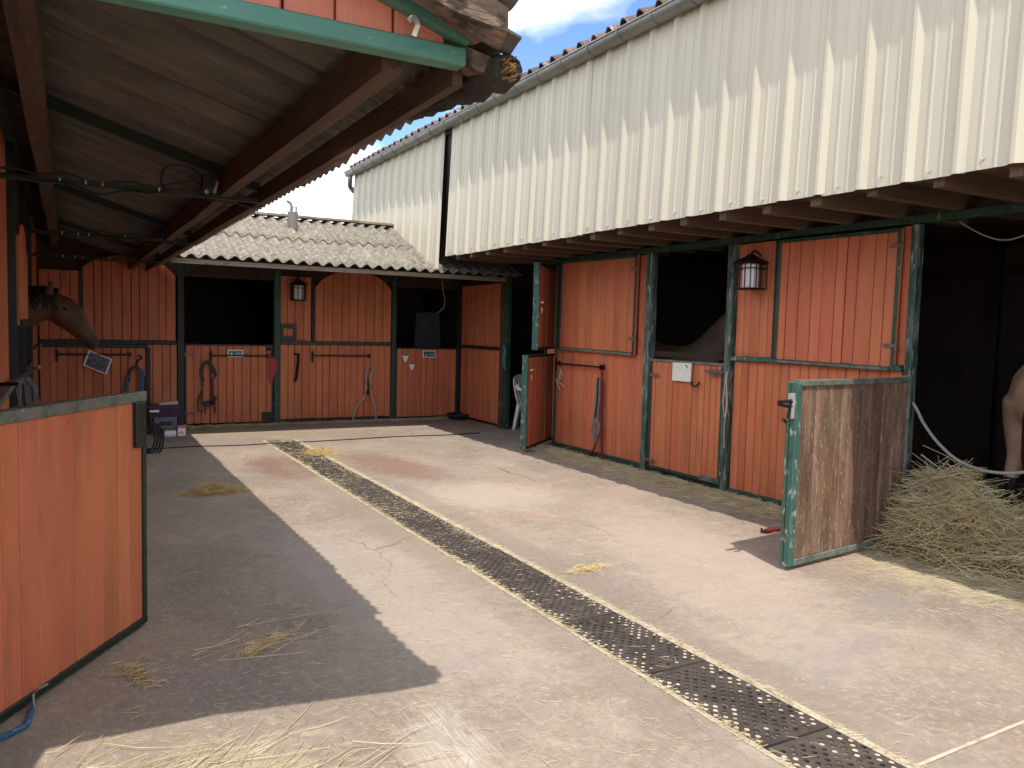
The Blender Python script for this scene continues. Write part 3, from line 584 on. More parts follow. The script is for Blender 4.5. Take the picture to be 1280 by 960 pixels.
# ================================================================ BACK STABLE
BY = 13.0
BS = thing('back_stable', (3.2, BY, 0), 'red plank stable across the end of the yard with lichened corrugated roof', 'stable')
def tie_rail(parent, fr, u0, u1, z, n=-0.03):
    mb = MB(); mb.tube([fr.pt(u0, n-0.03, z), fr.pt(u1, n-0.03, z)], 0.013, 7)
    for u in (u0+0.012, u1-0.012): fr.bar(mb, u-0.012, u+0.012, n-0.045, 0.0, z-0.03, z+0.03)
    fr.bar(mb, u0-0.012, u0+0.018, n-0.04, n-0.025, z-0.11, z+0.07)
    return mb.build('tie_rail', M['iron'], parent)
def build_back():
    fr = Frame((0, BY, 0), 0)
    # left bay: lower boards, arched leaf, narrow strip
    lw = panel(BS, fr, -0.33, 1.46, 0.05, 1.245, 'lower_wall')
    rail(lw, fr, 1.03, 1.085, -0.03, -0.004, 0.02, 1.2, 'door_edge', M['dark'])
    rail(lw, fr, -0.30, 1.05, -0.028, -0.006, 1.19, 1.245, 'door_edge', M['dark'])
    tie_rail(lw, fr, -0.12, 0.83, 1.095)
    rail(BS, fr, -0.33, 1.455, -0.03, 0.03, 1.248, 1.305, 'mid_rail', M['dark'])
    panel(BS, fr, -0.33, 0.17, 1.31, 2.28, 'upper_wall')
    rail(BS, fr, 0.165, 0.20, -0.02, 0.03, 1.31, 2.3, 'leaf_post', M['dark'])
    a1 = lambda u: 2.14+0.40*math.sqrt(max(0, 1-((u-0.80)/0.68)**2))
    leaf(BS, fr, 0.21, 1.44, 1.31, 2.5, 'arched_leaf', n=-0.005, top=a1, sides='', w=0.125)
    # posts
    for (a, b) in ((1.462, 1.555), (2.885, 2.985), (4.862, 4.936)):
        rail(BS, fr, a, b, -0.045, 0.06, 0.0, 2.46, 'post', M['green'] if a > 2 else M['dark'])
    # first box: open top half, closed lower door
    d = leaf(BS, fr, 1.565, 2.875, 0.045, 1.262, 'lower_door', n=-0.012, fw=0.022, sides='LRT', fmat=M['dark'], label='lower stable door with a dark bridle hanging on it')
    tie_rail(d, fr, 1.93, 2.80, 1.09, -0.03)
    strap_hinge(d, fr, 1.56, 1.10, 0.15, -0.028); strap_hinge(d, fr, 1.56, 0.21, 0.15, -0.028)
    rail(d, fr, 2.70, 2.88, -0.04, -0.014, 0.06, 0.19, 'kick_latch', M['dark']); rail(d, fr, 2.76, 2.88, -0.04, -0.014, 1.17, 1.225, 'bolt', M['iron'])
    # middle bay
    w = panel(BS, fr, 2.99, 4.857, 0.07, 1.268, 'lower_wall'); tie_rail(w, fr, 3.49, 4.47, 1.10)
    hk = MB(); hk.tube([fr.pt(3.20, -0.03, 1.12), fr.pt(3.27, -0.055, 1.12), fr.pt(3.265, -0.05, 0.98), fr.pt(3.235, -0.05, 0.72), fr.pt(3.21, -0.03, 0.68)], 0.023, 7); hk.build('iron_handle', M['iron'], w)
    rail(BS, fr, 2.99, 4.857, -0.02, 0.03, 0.015, 0.068, 'sill_rail', M['dark'])
    rail(BS, fr, 2.99, 4.857, -0.035, 0.03, 1.272, 1.328, 'mid_rail', M['green'])
    u = panel(BS, fr, 2.99, 3.485, 1.332, 2.36, 'upper_wall')
    rail(u, fr, 2.99, 3.245, -0.024, -0.005, 1.34, 1.40, 'peep_frame', M['green']); rail(u, fr, 2.99, 3.245, -0.024, -0.005, 1.53, 1.60, 'peep_frame', M['green']); rail(u, fr, 2.99, 3.035, -0.024, -0.005, 1.402, 1.528, 'peep_frame', M['green']); rail(u, fr, 3.19, 3.245, -0.024, -0.005, 1.402, 1.528, 'peep_frame', M['green'])
    rail(BS, fr, 3.488, 3.54, -0.03, 0.03, 1.332, 2.30, 'leaf_post', M['dark'])
    a2 = lambda u: 2.10+0.40*math.sqrt(max(0, 1-((u-4.2)/0.68)**2))
    leaf(BS, fr, 3.545, 4.855, 1.332, 2.5, 'arched_leaf', n=-0.005, top=a2, sides='', w=0.14)
    # second box
    d = leaf(BS, fr, 4.945, 6.10, 0.045, 1.245, 'lower_door', n=-0.012, fw=0.022, sides='LRT', fmat=M['dark'], label='lower stable door with small plaques beside the corner')
    rail(BS, fr, 6.105, 6.16, -0.03, 0.05, 0.0, 2.4, 'post', M['dark'])
    # arched heads over the open halves and boards above everything
    for (a, b) in ((1.555, 2.885), (4.936, 6.105)):
        mb = MB(); K = 14; cx = (a+b)/2; hw = (b-a)/2
        poly = [fr.pt(a, -0.01, 2.6), fr.pt(a, -0.01, 2.27)]+[fr.pt(a+(b-a)*i/K, -0.01, 2.27+0.24*(1-abs((a+(b-a)*i/K-cx)/hw)**3)) for i in range(1, K)]+[fr.pt(b, -0.01, 2.27), fr.pt(b, -0.01, 2.6)]
        mb.prism(poly, (0, 0.04, 0)); mb.build('arched_head', M['dark'], BS)
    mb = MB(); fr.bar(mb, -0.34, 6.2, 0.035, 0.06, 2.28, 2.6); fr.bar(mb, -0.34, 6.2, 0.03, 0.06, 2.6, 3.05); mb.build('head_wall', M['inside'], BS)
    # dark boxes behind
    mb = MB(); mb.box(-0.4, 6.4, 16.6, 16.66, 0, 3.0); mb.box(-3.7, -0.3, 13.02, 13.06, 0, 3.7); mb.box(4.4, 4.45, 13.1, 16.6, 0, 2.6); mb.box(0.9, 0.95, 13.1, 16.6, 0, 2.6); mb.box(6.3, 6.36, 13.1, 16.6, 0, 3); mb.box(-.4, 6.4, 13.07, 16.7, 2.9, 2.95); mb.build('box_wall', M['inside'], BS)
    # roof: eave at y 10.9, ridge just past the wall
    ey, ez, ry, rz = 10.88, 2.425, 12.86, 3.235
    ln = math.hypot(ry-ey, rz-ez); ca = math.atan2(rz-ez, ry-ey)
    mb = MB(); mb.box(1.15, 5.95, ey+0.06, ey+0.10, 2.335, 2.395); roof = mb.build('lean_roof', M['drywood'], BS)
    mm = MB()
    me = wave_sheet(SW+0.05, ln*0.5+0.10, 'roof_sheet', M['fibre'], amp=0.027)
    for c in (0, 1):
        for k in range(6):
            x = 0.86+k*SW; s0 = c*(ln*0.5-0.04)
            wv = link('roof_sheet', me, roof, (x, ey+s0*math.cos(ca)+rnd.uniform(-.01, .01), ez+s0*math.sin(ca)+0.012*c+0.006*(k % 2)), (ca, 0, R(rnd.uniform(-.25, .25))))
    for k in range(5):
        cp = MB(); x = 1.3+k*0.72; e = min(x+0.71, 4.84); cp.beam((x, ry-0.02, rz+0.055+rnd.uniform(-.006, .006)), (e, ry-0.02, rz+0.055+rnd.uniform(-.006, .006)), 0.17, 0.035); cp.build('ridge_cap', M['drywood'], roof)
    # slope behind the ridge closes the roof
    mb = MB(); mb.prism([(0.5, ry+0.02, rz), (6.0, ry+0.02, rz), (6.0, 16.7, 2.4), (0.5, 16.7, 2.4)], (0, 0, 0.02)); mb.build('rear_slope', M['under'], roof)
    # rafters below the lean roof
    for x in (1.5, 2.93, 4.9, 5.8):
        mb = MB(); mb.beam((x, ey+0.11, ez-0.065), (x, BY, ez-0.065+(BY-ey-0.11)*math.tan(ca)), 0.06, 0.08); mb.build('rafter', M['beam'], roof)
    # grey can on a bent pipe above the ridge
    p = aty(366, 268, 12.35); v = MB(); q = Vector((p.x, 12.35, 0))
    v.tube([q+Vector((0, 0, 3.00)), q+Vector((0, 0, 3.29))], 0.078, 16); vent = v.build('vent_can', M['brushed'], BS)
    vent['label'] = 'grey cylindrical can with bent pipes on the roof ridge'
    v = MB(); v.tube([q+Vector((-.02, 0, 3.29)), q+Vector((-.02, 0, 3.38)), q+Vector((-.035, 0, 3.42)), q+Vector((-.09, 0, 3.45))], 0.022, 8); v.tube([q+Vector((.05, 0, 3.29)), q+Vector((.05, 0, 3.38))], 0.013, 8); v.tube([q+Vector((.03, 0, 3.37)), q+Vector((-.16, 0, 3.25))], 0.008, 6); v.build('vent_pipe', M['zinc'], vent)
build_back()

# ================================================================ RIGHT STABLE
RX = 5.82
RS = thing('right_stable', (RX, 6.0, 0), 'long red stable on the right under a beige ribbed metal overhang', 'stable')
CB = Vector((4.775, 0, 2.62)); CT = Vector((4.849, 0, 4.47))           # foot and head of the sloping cladding
def build_right():
    fr = Frame((RX, 0, 0), -90)                                        # u = -y
    U = lambda y: -y
    P = lambda y1, y0, z0, z1, name, **k: panel(RS, fr, U(y1), U(y0), z0, z1, name, **k)
    # lower walls
    lw1 = P(9.20, 7.29, 0.09, 1.345, 'lower_wall', w=0.105); rail(RS, fr, U(9.21), U(7.29), -0.022, 0.03, 0.0, 0.086, 'kick_rail')
    lw2 = P(5.90, 4.06, 0.07, 1.345, 'lower_wall', w=0.10); rail(RS, fr, U(5.90), U(4.06), -0.022, 0.03, 0.0, 0.066, 'kick_rail')
    tie_rail(lw1, fr, U(9.12), U(8.08), 1.165)
    # posts
    for (a, b, m) in ((4.026, 3.966, 'green'), (6.0, 5.902, 'green'), (7.288, 7.192, 'green')):
        rail(RS, fr, U(a), U(b), -0.03 if a < 5 else -0.045, 0.05, 0.0, 2.5, 'post', M['postgreen'])
    rail(RS, fr, U(9.235), U(9.20), -0.02, 0.05, 0.0, 2.5, 'post', M['green'])
    # lower door
    d = leaf(RS, fr, U(7.18), U(6.012), 0.07, 1.29, 'lower_door', n=-0.012, fw=0.035, sides='LRB', label='lower stable door with a white notice pinned on it', w=0.10)
    rail(d, fr, U(7.18), U(6.012), -0.03, 0.03, 1.285, 1.312, 'top_rail', M['greenworn'])
    strap_hinge(d, fr, U(7.19), 1.13, 0.17, -0.03); strap_hinge(d, fr, U(7.19), 0.16, 0.15, -0.03)
    bl = MB(); fr.bar(bl, U(6.20), U(6.02), -0.05, -0.014, 1.185, 1.245); bl.tube([fr.pt(U(6.24), -0.06, 1.225), fr.pt(U(5.98), -0.06, 1.22)], 0.012, 6); bl.tube([fr.pt(U(6.1), -0.06, 1.22), fr.pt(U(6.1), -0.085, 1.17)], 0.009, 6); bl.build('bolt', M['rust'], d)
    hs = MB(); hs.tube([fr.pt(U(6.47), -0.03, 1.10), fr.pt(U(6.455), -0.045, 1.065), fr.pt(U(6.41), -0.055, 1.055), fr.pt(U(6.365), -0.045, 1.065), fr.pt(U(6.355), -0.03, 1.10)], 0.012, 6); hs.build('iron_ring', M['iron'], d)
    rail(RS, fr, U(7.19), U(6.0), -0.01, 0.05, 0.0, 0.066, 'threshold', M['dark'])
    rail(d, fr, U(6.30), U(6.05), -0.034, -0.027, 0.075, 0.135, 'corner_plate', M['greenworn'])
    # upper parts
    rail(RS, fr, U(5.90), U(4.06), -0.05, 0.03, 1.35, 1.392, 'mid_rail', M['mint'])
    P(5.90, 5.40, 1.395, 2.49, 'upper_wall', w=0.10)
    P(4.112, 4.028, 0.09+1.305, 2.49, 'upper_wall', w=0.085)
    P(7.46, 7.292, 1.35, 2.49, 'upper_wall', w=0.085)
    rail(RS, fr, U(5.40), U(5.36), -0.03, 0.03, 1.395, 2.49, 'leaf_post', M['dark'])
    fa = Frame((RX, 5.355, 0), -90, sag=0.5); lb = leaf(RS, fa, 0.0, 1.245, 1.36, 2.485, 'top_leaf', n=-0.05, fw=0.03, w=0.125, fmat=M['green'], label='wide red top leaf closed beside the black wall lantern')
    rail(lb, fa, 0.03, 1.20, -0.068, -0.052, 1.357, 1.385, 'worn_edge', M['greenworn'])
    strap_hinge(lb, fa, 1.27, 1.56, -0.12, -0.064); strap_hinge(lb, fa, 1.27, 2.35, -0.12, -0.064)
    fb = Frame((RX, 9.10, 0), -90, sag=0.7); la = leaf(RS, fb, 0.0, 1.63, 1.355, 2.52, 'top_leaf', n=-0.05, fw=0.034, w=0.155, fmat=M['green'], label='wide red top leaf closed above the tie rail')
    rail(la, fb, 0.036, 1.594, -0.068, -0.052, 1.352, 1.382, 'worn_edge', M['greenworn'])
    strap_hinge(la, fb, 1.66, 1.55, -0.13, -0.064); strap_hinge(la, fb, 1.66, 2.35, -0.13, -0.064)
    mb = MB(); fr.bar(mb, U(9.2), U(4.06), 0.036, 0.06, 1.34, 1.40); mb.build('inner_rail', M['inside'], RS)
    # lintel, wall beyond the opening
    rail(RS, fr, U(9.3), U(-1.6), -0.05, 0.06, 2.505, 2.565, 'lintel', M['green'])
    P(1.2, -1.6, 0.05, 2.50, 'lower_wall', w=0.28)
    # joists and deck
    for k in range(-9, 17):
        y = 3.176+0.4745*k
        if y > 10.7: break
        w = rnd.uniform(0.075, 0.095); z0 = 2.562+rnd.uniform(-.008, .008); x0 = 4.80+rnd.uniform(-0.005, 0.02)
        mb = MB(); mb.box(x0, 6.6, y-w/2, y+w/2, z0, 2.695); mb.build('joist', M['joist'], RS)
    dk = MB(); dk.box(4.83, 11.2, -1.7, 10.78, 2.70, 2.73); deck = dk.build('deck', M['inside'], RS)
    fl = Frame((4.83, 0, 0), 0)
    for i in range(8):
        mb = MB(); mb.box(4.832+i*0.125, 4.952+i*0.125, -1.65, 10.77, 2.684, 2.699); mb.build('deck_board', M['joist'], deck)
    # cladding sheets
    pit = 0.345; nrm = Vector((-1, 0, 0))
    prof = [(0, 0), (0.038, 0.034), (0.062, 0.034), (0.102, 0), (0.150, 0), (0.157, 0.006), (0.170, 0.006), (0.177, 0), (0.253, 0), (0.260, 0.006), (0.273, 0.006), (0.280, 0)]
    def sheet(y0, nr, zb, zt, name='cladding_sheet'):
        pts = []
        for i in range(nr): pts += [(y0+i*pit+a, d) for a, d in prof]
        pts.append((y0+nr*pit, 0)); pts.append((y0+nr*pit+0.02, 0.012))
        f = lambda z: CB.x+(CT.x-CB.x)*(z-CB.z)/(CT.z-CB.z)
        n = len(pts); vs = []
        for off in (0, 0.0016):
            for z in (2.62, zt):
                vs += [Vector((f(z)-d+off, y, z if z > 3 else (zb(y) if callable(zb) else zb))) for y, d in pts]
        fs = []
        for i in range(n-1):
            fs.append((i, i+1, n+i+1, n+i)); fs.append((2*n+i, 3*n+i, 3*n+i+1, 2*n+i+1)); fs.append((i, 2*n+i, 2*n+i+1, i+1))
        return vs, fs
    ph = 3.047-0.062
    cl = thing_part('cladding', RS)
    k = -5
    while True:
        y0 = ph+k*3*pit
        nr = 3
        if y0 > 10.72: break
        if y0+nr*pit > 10.78: nr = 2
        if y0+nr*pit > 10.78: nr = 1
        vs, fs = sheet(y0, nr, 2.62+rnd.uniform(-.006, .006), 4.47); sx = rnd.uniform(-.004, .004); tz = rnd.uniform(-.004, .004); mb = MB(); mb.v = [v+Vector((sx+tz*(v.z-3.5), 0.006*noise.noise(v*1.3), 0)) for v in vs]; mb.f = fs; mb.build('cladding_sheet', M['clad'], cl)
        k += 1
    y0 = 10.90
    for k in range(4):
        vs, fs = sheet(y0+k*3*pit, 3, (lambda y: min(2.44+0.409*(y-10.9), 3.22)), 4.47); mb = MB(); mb.v = [v+Vector((0.012, 0, 0)) for v in vs]; mb.f = fs; mb.build('cladding_sheet', M['clad'], cl)
    sc = MB()
    for i in range(40):
        y = ph+0.21+pit*i-4.8
        if y > 10.6: break
        p = Vector((4.772, y, 2.665+0.02*(i % 2))); sc.tube([p, p+Vector((-0.009, 0, 0))], 0.011, 6)
    sc.build('screw', M['clip'], cl)
    slit = MB(); slit.box(4.90, 4.93, 10.6, 11.1, 2.66, 4.5); slit.build('slit_dark_backing', M['iron'], RS)  # near-black box added behind the sheet gap, standing in for its shade
    # barn body behind the cladding
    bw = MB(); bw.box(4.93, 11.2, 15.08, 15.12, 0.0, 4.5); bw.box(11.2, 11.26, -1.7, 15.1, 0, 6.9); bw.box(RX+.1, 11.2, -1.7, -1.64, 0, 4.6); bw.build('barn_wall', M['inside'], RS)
    # gutter with brackets
    gx, gz, gr = 4.776, 4.52, 0.088; mb = MB(); n = 12; ya, yb = -1.9, 15.22; sec = []
    for i in range(n+1):
        a = math.pi+math.pi*i/n; sec.append((gx+gr*math.cos(a), gz+gr*math.sin(a)))
    sec2 = [(gx+(gr-.004)*math.cos(math.pi+math.pi*i/n), gz+(gr-.004)*math.sin(math.pi+math.pi*i/n)) for i in range(n+1)][::-1]
    ring = sec+sec2; mb.loft([[Vector((x, y, z)) for x, z in ring] for y in np.linspace(ya, yb, 30)])
    mb.tube([(gx-gr, ya, gz+.002), (gx-gr, yb, gz+.002)], 0.011, 8)
    g = mb.build('gutter', M['zinc'], RS, smooth=True)
    y = 0.35
    while y < 15.2:
        bk = MB(); pr = [(gx+(gr+.004)*math.cos(math.pi+math.pi*i/10), gz+(gr+.004)*math.sin(math.pi+math.pi*i/10)) for i in range(11)]
        bk.strap([(x, y, z) for x, z in pr]+[(gx+gr+.03, y, gz+.02)], 0.018, 0.005, (0, 0, 1)) if False else bk.loft([[Vector((gx+rr*math.cos(a), y+dy, gz+rr*math.sin(a))) for rr, dy in ((gr+.001, -.009), (gr+.001, .009), (gr+.007, .009), (gr+.007, -.009))] for a in [math.pi+math.pi*i/10 for i in range(11)]])
        bk.build('gutter_bracket', M['zinc'], g); y += 0.513
    dp = MB(); dp.tube(smooth_path([(gx, 15.1, gz-.07), (gx, 15.12, gz-.17), (gx+.03, 15.2, gz-.26), (gx+.1, 15.2, gz-.34), (gx+.14, 15.2, gz-.5), (gx+.14, 15.2, 2.5)], 4), 0.045, 10); dp.build('downpipe', M['zinc'], RS, smooth=True)
    # tiled roof
    sl = math.tan(R(21)); rx0, rz0 = 4.775, 4.555
    mb = MB(); mb.prism([(rx0+.04, -1.9, rz0), (rx0+.04, 15.2, rz0), (11.4, 15.2, rz0+sl*6.6), (11.4, -1.9, rz0+sl*6.6)], (0, 0, -0.03)); roof = mb.build('tiled_roof', M['tile'], RS)
    tm = MB(); prof = [(0, 0.0), (0.045, 0.0), (0.065, 0.045), (0.095, 0.072), (0.125, 0.072), (0.155, 0.045), (0.175, 0.0), (0.255, 0.0)]
    L_ = 0.42
    vs = []
    for x in (0, L_):
        for off in (0, -0.014):
            vs += [Vector((x, y, z+off+x*0.0)) for y, z in prof]
    n = len(prof); fs = []
    for i in range(n-1): fs += [(i, i+1, 2*n+i+1, 2*n+i), (n+i+1, n+i, 3*n+i, 3*n+i+1), (i, n+i, n+i+1, i+1)]
    tm.v = vs; tm.f = fs; tme = tm.mesh('roof_tile', M['tile'])
    for c in range(3):
        for k in range(66):
            x = rx0+c*0.36*math.cos(R(21)); link('roof_tile', tme, roof, (x+rnd.uniform(-.012, .012), -1.9+k*0.259, rz0+0.018+c*0.36*math.sin(R(21))+0.012*c), (0, -R(21)+R(rnd.uniform(-1.2, 1.2)), R(rnd.uniform(-.8, .8))))
    fa = MB(); fa.box(4.862, 4.89, -1.9, 15.1, 4.40, 4.60); fa.build('fascia', M['inside'], RS)
    # big open half door, inner face to the camera
    free = Vector((4.285, 3.765, 0)); hinge = Vector((5.775, 3.945, 0)); dv = hinge-free; wd = dv.length
    fd = Frame(free, math.degrees(math.atan2(dv.y, dv.x)))
    d = MB(); fd.bar(d, 0.0, wd, 0.029, 0.038, 0.055, 1.285); d = d.build('open_half_door', M['redback'], RS); d['label'] = 'open half door showing its raw worn wooden inside'
    planks(d, fd, 0.062, wd-0.035, 0.075, 1.265, M['raw'], 0.185, n=0.004, t=0.024, name='door_board', gap=0.006)
    planks(d, Frame(fd.pt(wd, 0.07, 0), math.degrees(math.atan2(-dv.y, -dv.x))), 0.0, wd-.06, 0.075, 1.265, M['red'], 0.115, n=0.005, t=0.02)
    rail(d, fd, 0.0, 0.062, -0.012, 0.065, 0.03, 1.295, 'edge_rail', M['mint']); rail(d, fd, wd-0.035, wd, -0.008, 0.065, 0.03, 1.318, 'edge_rail', M['greenworn'])
    rail(d, fd, 0.063, wd-0.036, -0.013, 0.065, 1.266, 1.306, 'top_rail', M['greenworn']); rail(d, fd, 0.063, wd-0.036, -0.011, 0.065, 0.03, 0.073, 'bottom_rail', M['greenworn'])
    lt = MB(); fd.bar(lt, -0.035, 0.0, 0.0, 0.03, 1.05, 1.22); lt.build('latch_plate', M['clip'], d)
    lt = MB(); lt.tube([fd.pt(-0.02, 0.01, 1.13), fd.pt(-0.10, 0.01, 1.14), fd.pt(-0.16, 0.01, 1.15), fd.pt(-0.165, 0.01, 1.165), fd.pt(-0.08, 0.01, 1.17), fd.pt(-0.02, 0.01, 1.16)], 0.012, 6); lt.tube([fd.pt(-0.03, 0.01, 1.18), fd.pt(-0.05, 0.01, 1.05), fd.pt(-0.08, 0.01, 1.03), fd.pt(-0.11, 0.01, 1.05)], 0.012, 6); lt.build('latch_hook', M['iron'], d)
    # barn inside: rails of the loose boxes
    pt = MB()
    for y in (2.0, 5.2, 8.2): pt.box(9.0, 9.08, y-.04, y+.04, 0, 2.68)
    for z in (1.42, 2.35): pt.box(9.02, 9.06, -1.6, 9.1, z-.025, z+.025)
    pt.build('inner_frame', M['dark'], RS)
    ip = MB(); ip.box(9.1, 9.13, -1.6, 9.1, 0.0, 1.40); ip.box(9.1, 9.13, -1.6, 9.1, 1.44, 2.68); ip.build('inner_boards', M['inside'], RS)
    # set back corner wall with the tack room doorway
    fc = Frame((6.16, 0, 0), -90)
    panel(RS, fc, U(12.95), U(11.43), 0.05, 1.255, 'lower_wall', w=0.11); panel(RS, fc, U(12.95), U(11.43), 1.31, 2.34, 'upper_wall', w=0.11)
    rail(RS, fc, U(12.95), U(11.43), -0.03, 0.03, 1.258, 1.306, 'mid_rail', M['dark']); rail(RS, fc, U(12.95), U(11.30), -0.03, 0.05, 2.345, 2.56, 'lintel', M['dark'])
    rail(RS, fc, U(11.425), U(11.31), -0.04, 0.05, 0.0, 2.345, 'brown_post', M['beam']); rail(RS, fc, U(11.30), U(11.22), -0.02, 0.06, 0.0, 2.5, 'post', M['green'])
    panel(RS, fc, U(10.02), U(9.24), 0.05, 2.5, 'side_wall', w=0.12)
    rail(RS, fc, U(10.06), U(10.022), -0.03, 0.05, 0.0, 2.5, 'post', M['dark'])
    tb = MB(); tb.box(9.0, 9.05, 9.24, 13.0, 0, 2.68); tb.box(6.2, 9.0, 13.0, 13.05, 0, 2.68); tb.box(5.86, 9.0, 9.25, 9.29, 0, 2.68); tb.build('tack_room_wall', M['inside'], RS)
    for (fx, fy, z0, z1, lbl) in ((5.206, 8.966, 0.04, 1.275, 'lower leaf of the open corner door'), (5.30, 8.885, 1.345, 2.47, 'upper leaf of the open corner door')):
        a = Vector((fx, fy, 0)); b = Vector((6.10, 9.72, 0)); dv = b-a; ww = dv.length
        f = Frame(a, math.degrees(math.atan2(dv.y, dv.x)))
        d = panel(RS, f, 0.03, ww, z0+.03, z1-.03, 'corner_door', label=lbl)
        rail(d, f, 0.0, 0.03, -0.02, 0.06, z0, z1, 'edge_rail', M['mint']); rail(d, f, 0.031, ww, -0.018, 0.05, z1-.03, z1, 'top_rail', M['dark']); rail(d, f, 0.031, ww, -0.018, 0.05, z0, z0+.03, 'bottom_rail', M['dark'])
        lt = MB(); zc = (z0+z1)/2+.05 if z0 > 1 else z1-.2; lt.tube([f.pt(.10, -.02, zc), f.pt(.10, -.05, zc+.01), f.pt(.17, -.05, zc+.01), f.pt(.17, -.02, zc)], 0.011, 6); lt.tube([f.pt(.13, -.03, zc-.06), f.pt(.13, -.03, zc-.13)], 0.009, 6); lt.build('door_handle', M['clip'], d)
def thing_part(name, root):
    mb = MB(); mb.box(4.90, 4.91, -1.9, 10.75, 2.72, 4.4); return mb.build(name, M['inside'], root)
build_right()

# ================================================================ wall lanterns
def lantern(base, fr, u, zb, label):
    """base on the wall; frame local"""
    t = thing('wall_lantern', fr.pt(u, 0, zb), label, 'lantern', 'wall lanterns')
    w, dp, h = 0.115, 0.10, 0.235; c = -0.135
    q = lambda a, b, z: fr.pt(u+a, c+b, zb+z)
    f = MB(); bar = lambda a, b: f.tube([a, b], 0.006, 5)
    hw = 0.105
    cs = [(-hw, -hw), (hw, -hw), (hw, hw), (-hw, hw)]
    for i in range(4):
        a, b = cs[i], cs[(i+1) % 4]
        bar(q(*a, 0), q(*a, h))
        for z in (0, h*0.8, h): bar(q(*a, z), q(*b, z))
        for s in (0.36, 0.66): bar(q(a[0]+(b[0]-a[0])*s, a[1]+(b[1]-a[1])*s, 0), q(a[0]+(b[0]-a[0])*s, a[1]+(b[1]-a[1])*s, h))
    f.build('cage', M['iron'], t)
    g = MB(); g.loft([[q(0.078*math.cos(k*math.pi/4+.39), 0.078*math.sin(k*math.pi/4+.39), z) for k in range(8)] for z in (0.008, h-0.004)]); g.build('glass', M['glass'], t)
    cp = MB(); rg = lambda r, z: [q(r*sx, r*sy, z) for sx, sy in ((-1, -1), (1, -1), (1, 1), (-1, 1))]
    cp.loft([rg(0.122, h+0.004), rg(0.115, h+0.014), rg(0.055, h+0.058), rg(0.03, h+0.078), rg(0.016, h+0.092)]); cp.build('cap', M['iron'], t)
    ft = MB(); ft.loft([rg(0.095, -0.012), rg(0.095, 0.0)]); ft.build('base_plate', M['iron'], t)
    ft = MB(); ft.tube(smooth_path([q(0, 0, h+0.085), q(0, 0.02, h+0.115), q(0, 0.07, h+0.12), fr.pt(u, 0.0, zb+h+0.08)], 4), 0.009, 6); ft.build('bracket', M['iron'], t)
fr_r = Frame((RX, 0, 0), -90); fr_b = Frame((0, BY, 0), 0)
lantern(None, fr_r, -5.60, 2.045, 'black caged lantern on the right stable next to the wide top leaf')
lantern(None, fr_b, 3.24, 1.985, 'black caged lantern on the back stable above the small square hatch')

# ================================================================ tack, signs and clutter on the walls
def rect_on(fr, mb, u0, u1, z0, z1, n0, n1): return fr.bar(mb, u0, u1, n0, n1, z0, z1)
def name_plate(px0, py0, px1, py1, label):
    a = aty(px0, py0, BY-.03); b = aty(px1, py1, BY-.03); u0, u1, z1, z0 = a.x, b.x, a.z, b.z
    t = thing('name_plate', ((u0+u1)/2, BY-.03, z0), label, 'name plate', 'name plates on the back stable')
    mb = MB(); mb.box(u0, u1, BY-.050, BY-.040, z0, z1); mb.build('border', M['white'], t)
    mb = MB(); mb.box(u0+.018, u1-.014, BY-.053, BY-.0505, z0+.014, z1-.018); mb.build('plate', M['teal'], t)
    w = u1-u0; h = z1-z0; mb = MB()
    mb.prism([(u0+.04, BY-.054, z0+.02), (u0+.085, BY-.054, z0+.02), (u0+.075, BY-.054, z0+.05), (u0+.06, BY-.054, z0+.075)], (0, -.001, 0))
    for i in range(4):
        x = u0+w*(0.5+0.115*i); mb.box(x, x+.008, BY-.055, BY-.0535, z0+.03, z0+h*(.55+.12*(i % 2)))
    mb.build('print', M['clip'], t)
name_plate(284, 437, 304, 446.5, 'small teal name plate above the dark bridle')
name_plate(528, 438, 544, 447, 'small teal name plate on the corner door')
def plaque(cx, cy, s, label):
    p = aty(cx, cy, BY-.045); t = thing('plaque', (p.x, BY-.03, p.z-.1), label, 'plaque', 'little white plaques')
    mb = MB(); mb.prism([(p.x-.05*s, BY-.045, p.z+.05*s), (p.x-.05*s, BY-.045, p.z), (p.x-.015*s, BY-.045, p.z-.09*s), (p.x+.015*s, BY-.045, p.z-.09*s), (p.x+.05*s, BY-.045, p.z), (p.x+.05*s, BY-.045, p.z+.05*s)], (0, .012, 0)); mb.build('body', M['white'], t)
    mb = MB(); mb.box(p.x-.045*s, p.x+.045*s, BY-.049, BY-.046, p.z+.02*s, p.z+.046*s); mb.build('dark_band', M['ink'], t)
plaque(507, 446, 1.0, 'small white pointed plaque, the higher one near the post')
plaque(515, 456.5, 0.95, 'small white pointed plaque, the lower one beside the post')
def notice():
    c = [atx(x, y, RX-.045) for x, y in ((841, 453), (864.5, 454), (863, 477.5), (840, 475.5))]
    t = thing('notice', c[3], 'white paper notice pinned to the lower right stable door', 'notice')
    mb = MB(); mb.prism(c, (0.002, 0, 0)); mb.build('sheet', M['paper'], t)
    mb = MB(); a = atx(857, 456, RX-.047); b = atx(859.5, 460, RX-.047); mb.strap([a, b], 0.012, 0.002, (-1, 0, 0)); mb.build('mark', M['ink'], t)
notice()
def picture():
    c = [aty(x, y, 12.93) for x, y in ((111, 437.5), (140.5, 449), (133, 468.5), (103.5, 456.5))]
    t = thing('photo_card', c[3], 'dark photo with white border hanging tilted on the left of the back stable', 'picture')
    mb = MB(); mb.prism(c, (0, 0.006, 0)); mb.build('border', M['white'], t)
    m = sum(c, Vector())/4; mb = MB(); mb.prism([m+(p-m)*0.86+Vector((0, -.003, 0)) for p in c], (0, 0.002, 0)); mb.build('print', M['photo'], t)
picture()

